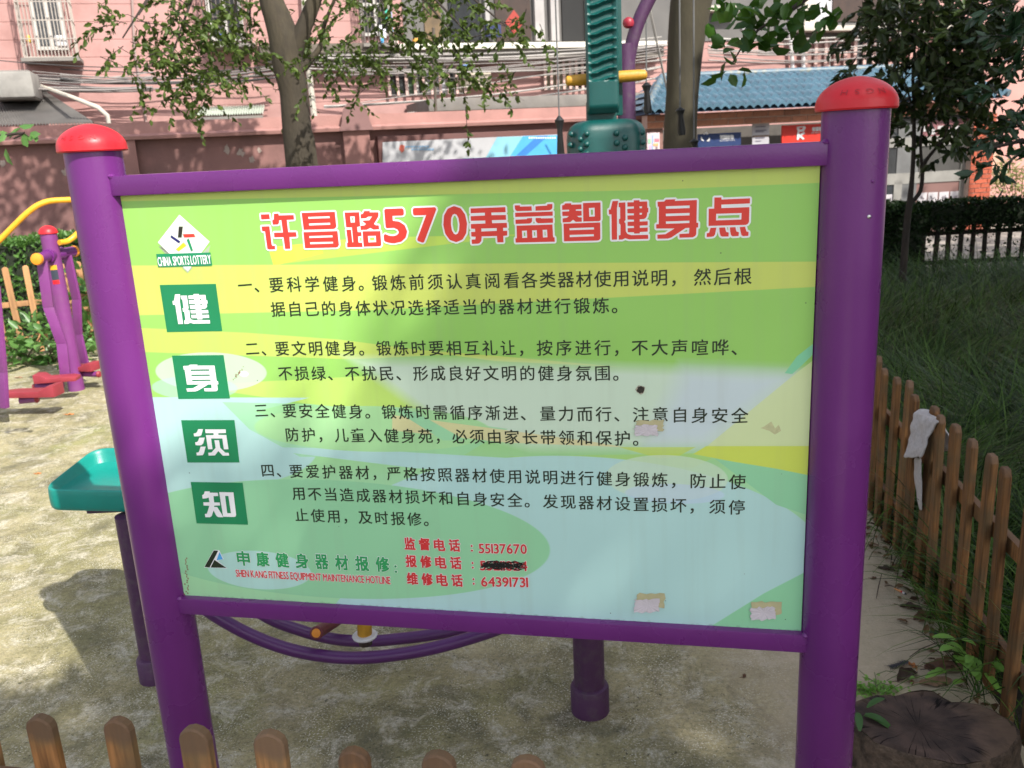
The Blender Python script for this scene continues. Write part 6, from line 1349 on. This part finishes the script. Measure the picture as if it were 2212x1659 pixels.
# cables strung along the facade: each one its own
CAB = [mat('pale_cable', (.30, .28, .26), .7), mat('grey_cable', (.2, .18, .17), .7), mat('black_cable', (.04, .04, .04), .7)]
rs = random.Random(12); cabs = []
for i in range(13):
    y0 = 112+i*3.2+rs.uniform(-3, 3); cabs.append((640+rs.uniform(-10, 60), y0+rs.uniform(-3, 8), 1420+rs.uniform(0, 60), y0-26+rs.uniform(-6, 8), rs.uniform(.05, .5), rs.uniform(.2, .6)))
for i in range(7):
    y0 = 150+i*12; cabs.append((700, y0+rs.uniform(0, 60), 1430, y0-50+rs.uniform(-15, 10), rs.uniform(.0, .4), rs.uniform(.6, 1.2)))
for i in range(9):
    y0 = 70+i*5; cabs.append((1530, y0+rs.uniform(0, 22), 2000, y0-10+rs.uniform(-8, 14), rs.uniform(.05, .35), rs.uniform(.3, .6)))
for i in range(8):
    y0 = 132+i*7; cabs.append((-40, y0+rs.uniform(0, 40)-10, 330, y0+10+rs.uniform(-8, 20), rs.uniform(.0, .3), rs.uniform(.3, 1.0)))
for i in range(11):
    y0 = 152+i*2.4; cabs.append((130-(i%3)*60, y0+rs.uniform(-3, 3), 600, y0-9+rs.uniform(-4, 4), rs.uniform(.1, .3), rs.uniform(.3, .6)))
for i, (x0, y0, x1, y1, sag, o_) in enumerate(cabs):
    a_, z0_ = BF.hit(x0, y0, o_); b_, z1_ = BF.hit(x1, y1, o_)
    P = [BF.w(a_+(b_-a_)*t, o_+.03*math.sin(t*9+i), z0_+(z1_-z0_)*t-sag*.5*math.sin(math.pi*t)) for t in np.linspace(0, 1, 14)]
    mb = MB(); mb.tube(P, rs.choice((.007, .009, .012, .016)), 5, cap=False); mi = 0 if (x0 > 600 and rs.random() < .7) else rs.choice((0, 1, 1, 2))
    w1_ = ['sagging', 'taut', 'slack'][i % 3]; w2 = ['pale', 'grey', 'black'][mi]
    side = 'above the wall left of the forked tree' if x1 < 700 else ('between the forked tree and the massage column' if x1 < 1500 else 'right of the bare trunk above the blue roof')
    tag(part('overhead_cable', mb, CAB[mi], None), '%s %s cable on the pink building %s' % (w1_, w2, side), 'cable', '%s %s cables %s' % (w1_, w2, side))
for (x0, y0, x1, y1) in ((1384, -60, 1452, 250), (1388, -60, 1456, 260)):
    a = atY(x0, y0, 11.5); b = atY(x1, y1, 12.0); mb = MB(); mb.tube([a, b], .007, 5); tag(part('guy_wire', mb, CAB[0], None), 'slanting white wire beside the bare tree trunk', 'cable', 'pair of slanting white wires')
bx = item('junction_box', 1604, 55*1, 1623, 66, .4, mat('grey_plastic', (.3, .3, .3), .6), 'grey junction box hanging in the cable bundle right of the trunk', 'junction box', .1, .01)
item('lamp_unit', 1728-50, 54, 1718, 63, .4, mat('dark_plastic', (.08, .08, .09), .6), 'dark elongated unit hanging in the cables above the blue roof', 'junction box', .1, .01)

# ------------------------------------------------------------------ WASTE SORTING KIOSK with blue tiles
KF = Frame((2.0, 13.2), math.atan2(.15, 1))
kio = thing('waste_kiosk', 'brick waste sorting kiosk with a blue tiled roof and recycling signs', 'kiosk', KF.w(3, 0, 0))
BRK = mat('red_brick', (.36, .075, .035), .8, .12, 20, .3, 60, vary_obj=.15); MORT = mat('pale_mortar', (.45, .33, .27), .9, .1); BRK2 = mat('orange_brown_brick', (.28, .11, .06), .8, .15, 20, .3, 60, vary_obj=.2)
TILE = mat('blue_roof_tile', (.065, .135, .19), .42, .1, 8, dark=(.10, .16, .2), dscale=6, damt=.5, vary_obj=.14)
ez = KF.hit(1560, 236, .55)[1]; sL = KF.hit(1397, 240, .55)[0]; sR = KF.hit(2180, 205, .55)[0]
rz_ = KF.hit(1560, 165, -.55)[1]
# tile: wavy profile piece, overlapping rows
nrow = 5; ncol = 46; e_o, r_o = .55, -.55
tw_ = (sR-sL)/ncol; th_ = (e_o-r_o)/nrow
def tile_mesh():
    mb = MB(); n = 6; dz = (rz_-ez)/nrow; vs = []
    for j, (o, z) in enumerate(((0, .0), (-th_*1.06, dz*1.02-.055))):
        for i in range(n+1):
            t = i/n; wv = .045*math.sin(math.pi*t); p = KF.u*(t*tw_)+KF.n*o; vs.append((p[0], p[1], z+wv+.05))
    for i in range(n+1): p = vs[i]; vs.append((p[0], p[1], p[2]-.055))
    mb.add(vs, [(i, i+1, n+2+i, n+1+i) for i in range(n)]+[(i+1, i, 2*n+2+i, 2*n+3+i) for i in range(n)])
    return mb.mesh('roof_tile', TILE, True)
tm = tile_mesh(); kb = Vector(kio.location)
mb = MB(); q = [KF.w(sL+.02, e_o-.03, ez-.02), KF.w(sR-.02, e_o-.03, ez-.02), KF.w(sR-.6, r_o, rz_-.03), KF.w(sL+.6, r_o, rz_-.03)]; mb.add(q, [(0, 1, 2, 3)])
q2 = [KF.w(sL+.02, e_o-.03, ez-.02), KF.w(sL+.6, r_o, rz_-.03), KF.w(sL+.02, -1.6, ez-.02)]; mb.add(q2, [(0, 1, 2)]); roof = part('roof', mb, mat('roof_deck', (.08, .13, .2), .7), kio, smooth=False)
for j in range(nrow):
    for i in range(ncol):
        s_ = sL+i*tw_; inset = .6*j/nrow
        if s_ < sL+inset*.95 or s_+tw_ > sR-inset*.95: continue
        o = bpy.data.objects.new('roof_tile', tm); COL.objects.link(o); o.parent = roof
        o.location = Vector(KF.w(s_, e_o-j*th_, ez+(rz_-ez)*j/nrow))-kb
# hip side tiles (left end) and ridge
for k in range(5):
    mb = MB(); t0, t1 = k/5, (k+1)/5; a0 = KF.w(sL+.6*t0, e_o-(e_o-r_o)*t0, ez+(rz_-ez)*t0); b0 = KF.w(sL+.6*t0, -1.6+1.05*t0, ez+(rz_-ez)*t0); a1 = KF.w(sL+.6*t1, e_o-(e_o-r_o)*t1, ez+(rz_-ez)*t1); b1 = KF.w(sL+.6*t1, -1.6+1.05*t1, ez+(rz_-ez)*t1)
    mb.add([a0+[0, 0, .05], b0+[0, 0, .05], b1+[0, 0, .02], a1+[0, 0, .02]], [(0, 1, 2, 3)]); part('hip_course', mb, mat('hip_tile', (.08, .14, .2), .5, .12), roof, smooth=False)
for P0, P1 in ((KF.w(sL+.6, r_o, rz_+.03), KF.w(sR-.6, r_o, rz_+.03)), (KF.w(sL, e_o, ez+.04), KF.w(sL+.6, r_o, rz_+.03)), (KF.w(sR, e_o, ez+.04), KF.w(sR-.6, r_o, rz_+.03))):
    mb = MB(); mb.tube([P0, P1], .055, 10); part('ridge', mb, mat('ridge_tile', (.07, .125, .17), .5, .12, 10, dark=(.3, .26, .16), dscale=12, damt=.6), roof)
# fascia of brick courses, opening below
fz1 = ez-.03; fz0 = KF.hit(1600, 269, .35)[1]; kL = KF.hit(1398, 240, .35)[0]
def brickwork(rc, o0, bl, bh, m, parent, ret=None):
    s0_, s1_, z0_, z1_ = rc; rows_ = max(1, int(round((z1_-z0_)/bh))); hh = (z1_-z0_)/rows_; cache = {}
    for j in range(rows_):
        x = s0_-(bl/2 if j % 2 else 0)
        while x < s1_-.01:
            a = max(x, s0_); b = min(x+bl-.012, s1_)
            if b-a > .02:
                key = round(b-a, 3)
                if key not in cache:
                    mb = MB(); L_ = b-a
                    P = [(KF.u*s+KF.n*o+np.array([0, 0, z])) for z in (0, hh-.012) for s, o in ((0, .012), (L_, .012), (L_, 0), (0, 0))]
                    mb.add(P, [(0, 3, 2, 1), (4, 5, 6, 7), (0, 1, 5, 4), (1, 2, 6, 5), (3, 0, 4, 7)]); cache[key] = mb.mesh('brick', m, False)
                o = bpy.data.objects.new('brick', cache[key]); COL.objects.link(o); o.parent = parent; o.location = Vector(KF.w(a, o0+random.uniform(-.002, .002), z0_+hh*j+.006))-kb
            x += bl
mb = MB(); mb.fbox(KF, kL, sR-.15, .1, .35, fz0, fz1); fas = part('fascia', mb, MORT, kio, smooth=False); brickwork((kL, sR-.15, fz0, fz1), .35, .24, .075, BRK2, fas)
# right brick column
cL, cR = KF.hit(2103, 300, .4)[0], KF.hit(2150, 300, .4)[0]; mb = MB(); mb.fbox(KF, cL, cR, .0, .38, 0, fz0-.002); colm = part('brick_column', mb, MORT, kio, smooth=False); brickwork((cL, cR, 0, fz0-.01), .38, .20, .068, BRK, colm)
# left small wall piece with a map poster
mb = MB(); lw0, lw1 = KF.hit(1396, 300, .3)[0], KF.hit(1432, 300, .3)[0]; mb.fbox(KF, lw0, lw1, 0, .3, 0, fz0-.002); lw = part('side_pier', mb, mat('brown_render', (.22, .12, .10), .85, .2), kio, smooth=False)
def kposter(name, x0, y0, x1, y1, out, col, parent, dep=.012, m=None, bev=0):
    a, z1_ = KF.hit(x0, y0, out); b, z0_ = KF.hit(x1, y1, out); mb = MB(); mb.fbox(KF, a, b, out-dep, out, z0_, z1_); return part(name, mb, m or mat('print_%02x%02x%02x' % tuple(int(max(0, min(1, c))*255) for c in col), col, .5, .05), parent, smooth=False, bev=bev)
mp_ = kposter('map_poster', 1398, 287, 1425, 325, .315, hx('D5C0C4'), kio)
for x0, y0, x1, y1, c in ((1400, 300, 1406, 310, '8DB89A'), (1408, 292, 1412, 323, '90A8C8'), (1414, 300, 1424, 306, 'D07080'), (1410, 310, 1422, 315, 'D8A070'), (1402, 314, 1408, 322, 'B8A0C0'), (1415, 290, 1423, 297, 'C0C8D8'), (1416, 317, 1421, 324, '807070')): kposter('map_area', x0, y0, x1, y1, .32, hx(c), mp_, .004)
# rear wall in shade, frames, cabinets
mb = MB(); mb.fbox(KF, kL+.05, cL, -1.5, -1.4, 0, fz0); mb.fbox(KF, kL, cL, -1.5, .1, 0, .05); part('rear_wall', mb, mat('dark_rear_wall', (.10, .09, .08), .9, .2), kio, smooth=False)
blue = kposter('blue_sign', 1508, 290, 1600, 330, .2, hx('1F3360'), kio, .03)
redp = kposter('red_sign', 1690, 271, 1790, 312, .2, hx('C42E22'), kio, .03)
wh = kposter('white_notice', 1626, 267, 1661, 311, .2, hx('C9C6CE', .7), kio, .02)
for i, y in enumerate((273, 281, 284, 297, 304)): kposter('notice_line', 1632, y, 1632+(22, 24, 18, 20, 12)[i], y+1.3, .206, hx('6E6A78'), wh, .004)
kposter('notice_gap', 1626, 293, 1661, 294.5, .207, hx('6A5548'), wh, .004)
def ktext(s, x0, x1, y, hpx, m, parent, out, bold=.004):
    mb = MB(); n = len(s); a0, z_ = KF.hit(x0, y, out); a1, z2 = KF.hit(x1, y-(x1-x0)*.0, out); hh = hpx/1900*13.3
    if ord(s[0]) > 1000:
        w_ = (a1-a0)/n
        for i, ch in enumerate(s):
            V, F = glyph(ch); lo, hi = bbox(ch)
            for k, (dx_, dz_) in enumerate(sq(bold)): mb.add([KF.w(a0+w_*(i+.06)+(v[0]-lo[0])/(hi[0]-lo[0])*w_*.86+dx_, out+.0002*k, z_+(v[1]-lo[1])/(hi[1]-lo[1])*hh-hh/2+dz_) for v in V], F)
    else:
        adv = []; x = 0
        for ch in s:
            if ch == ' ': adv.append(None); x += .28; continue
            lo, hi = bbox(ch); adv.append(x-lo[0]); x += hi[0]-lo[0]+.09
        k = (a1-a0)/x
        for ch, ad in zip(s, adv):
            if ad is None: continue
            V, F = glyph(ch); mb.add([KF.w(a0+(ad+v[0])*k, out+.0003, z_+v[1]/.72*hh-hh/2) for v in V], F)
    return part('sign_lettering', mb, m, parent, smooth=False)
WT = mat('white_vinyl', (.6, .6, .62), .5)
ktext('可回收物', 1555, 1585, 297, 7.5, WT, blue, .203); ktext('RECYCLABLE WASTE', 1555, 1588, 304, 3, WT, blue, .203, 0)
ktext('有害垃圾', 1754, 1784, 279, 8, WT, redp, .203); ktext('HAZARDOUS WASTE', 1753, 1786, 287, 3, WT, redp, .203, 0)
def kshape(pts, m, parent, out):
    mb = MB(); mb.prism([KF.w(KF.hit(x, y, out)[0], 0, KF.hit(x, y, out)[1]) for x, y in pts], tuple(KF.n*(out-.003)), tuple(KF.n*(out+.003))); return part('sign_symbol', mb, m, parent, smooth=False)
# recycling triangle: three bent arrows
for k in range(3):
    th = k*2*math.pi/3-math.pi/2; P = []
    for (r_, a_) in ((11, -.55), (12.5, -.05), (12.5, .25), (15, .1), (11, .75), (7, .35), (9, .35), (9, .0), (7.6, -.45)): P.append((1524+r_*.85*math.cos(th+a_), 297+r_*.85*math.sin(th+a_)))
    kshape(P, WT, blue, .206)
kshape([(1722, 274), (1738, 272), (1741, 276), (1736, 284), (1724, 285), (1721, 279)], WT, redp, .206)
kshape([(1722, 285), (1726, 285), (1727, 290), (1737, 285), (1739, 288), (1731, 293), (1738, 300), (1734, 302), (1727, 296), (1725, 302), (1721, 302)], WT, redp, .206)
kshape([(1727, 276), (1734, 275), (1733, 279), (1727, 280)], mat('print_red2', hx('C42E22'), .5), redp, .212)
# cabinet on the right: steel frame, dark glass, brown poster with icons
SF = mat('aluminium_frame', (.27, .26, .24), .45, .1, metal=.3)
cab = kposter('cabinet', 1880, 255, 2100, 520, .24, hx('3A3A3C'), kio, .2)
kposter('glass', 1900, 311, 1943, 379, .25, (0, 0, 0), cab, .008, DARKG); kposter('glass', 1977, 308, 2085, 377, .25, (0, 0, 0), cab, .008, mat('dull_glass', (.06, .058, .055), .25, .2, 2))
pk = kposter('header_panel', 1974, 262, 2088, 300, .25, hx('9A6468', .6), cab, .008)
for i in range(5): kposter('header_mark', 1990+i*18, 272+(i % 2)*6, 2002+i*18, 284+(i % 2)*6, .255, hx('E0DCDC', .6), pk, .004)
for x0, y0, x1, y1 in ((1900, 300, 2096, 310), (1900, 377, 2096, 389), (2084, 262, 2095, 520), (1932, 391, 1941, 520)): kposter('frame_bar', x0, y0, x1, y1, .27, (0, 0, 0), cab, .03, SF)
kposter('cabinet_post', 1943, 262, 1972, 520, .262, (0, 0, 0), cab, .02, mat('grey_steel_post', (.13, .13, .13), .5, .15))
br_ = kposter('brown_poster', 1974, 391, 2083, 500, .255, hx('95706A', .62), cab, .01)
kposter('black_poster', 1900, 398, 1931, 500, .255, hx('23272C'), cab, .01)
ICN = mat('icon_ink', (.2, .18, .2), .6)
def icon(cx, cy, kind, par, cap=True):
    c_ = kposter('icon_card', cx-9.5, cy-10, cx+9.5, cy+9.5, .262, hx('E6E0E4', .6), par, .005)
    P = {0: [(-3, -4), (0, -6), (2, -1), (6, 2), (4, 5), (0, 2), (-4, 0)], 1: [(-6, -5), (-4, -5), (-2, 1), (3, 2), (6, -1), (6, 2), (2, 5), (-3, 4)], 2: [(-5, 1), (-2, -3), (1, 0), (4, -5), (6, -2), (3, 4), (-3, 5)], 3: [(-6, -1), (6, -2), (5, 3), (0, 5), (-5, 3), (-3, 1), (3, 0)]}[kind]
    kshape([(cx+a*.8, cy+b*.8) for a, b in P], ICN, c_, .268)
    if cap: kposter('icon_caption', cx-5, cy+12, cx+6, cy+14, .262, hx('C9B8B4', .6), par, .004)
for r0, cy in enumerate((427, 458)):
    for i, cx in enumerate((1992, 2015, 2039, 2063)): icon(cx-r0*2, cy-i*1.0, i, br_, r0 == 0)
icon(1917, 431, 3, cab, False)
# pink wall and leafy clutter right of the kiosk
pw = MB(); pw.fbox(KF, cR+.05, cR+6, -2.2, -2.0, 0, 3.0); tag(part('garden_wall', pw, mat('pale_pink_render', (.46, .24, .21), .85, .08, 3), None, smooth=False), 'sunlit plain pink wall beyond the brick column at the right edge', 'wall')
a, z1_ = KF.hit(2131, 325, -.8); b, z0_ = KF.hit(2176, 390, -.8); pb2 = MB(); pb2.prism([KF.w(KF.hit(x, y, -.8)[0], -.8, KF.hit(x, y, -.8)[1]) for x, y in ((2131, 332), (2160, 328), (2178, 372), (2170, 400), (2150, 400))], (0, 0, 0), tuple(KF.n*.02)); tag(part('leaning_board', pb2, mat('peach_board', (.5, .31, .23), .8), None, smooth=False), 'pale peach board leaning against the pink wall by the brick column', 'board')
qb = KF.w(KF.hit(2190, 430, -.2)[0], -.2, 0); shrub('leafy_plant', 'sunlit yellowish shrub right of the brick column', (qb[0], qb[1], .72), (.38, .2, .22), 900, .07, leafmat('yellowish_leaf', (.14, .17, .05), (.30, .30, .12), .3), wid=.5)
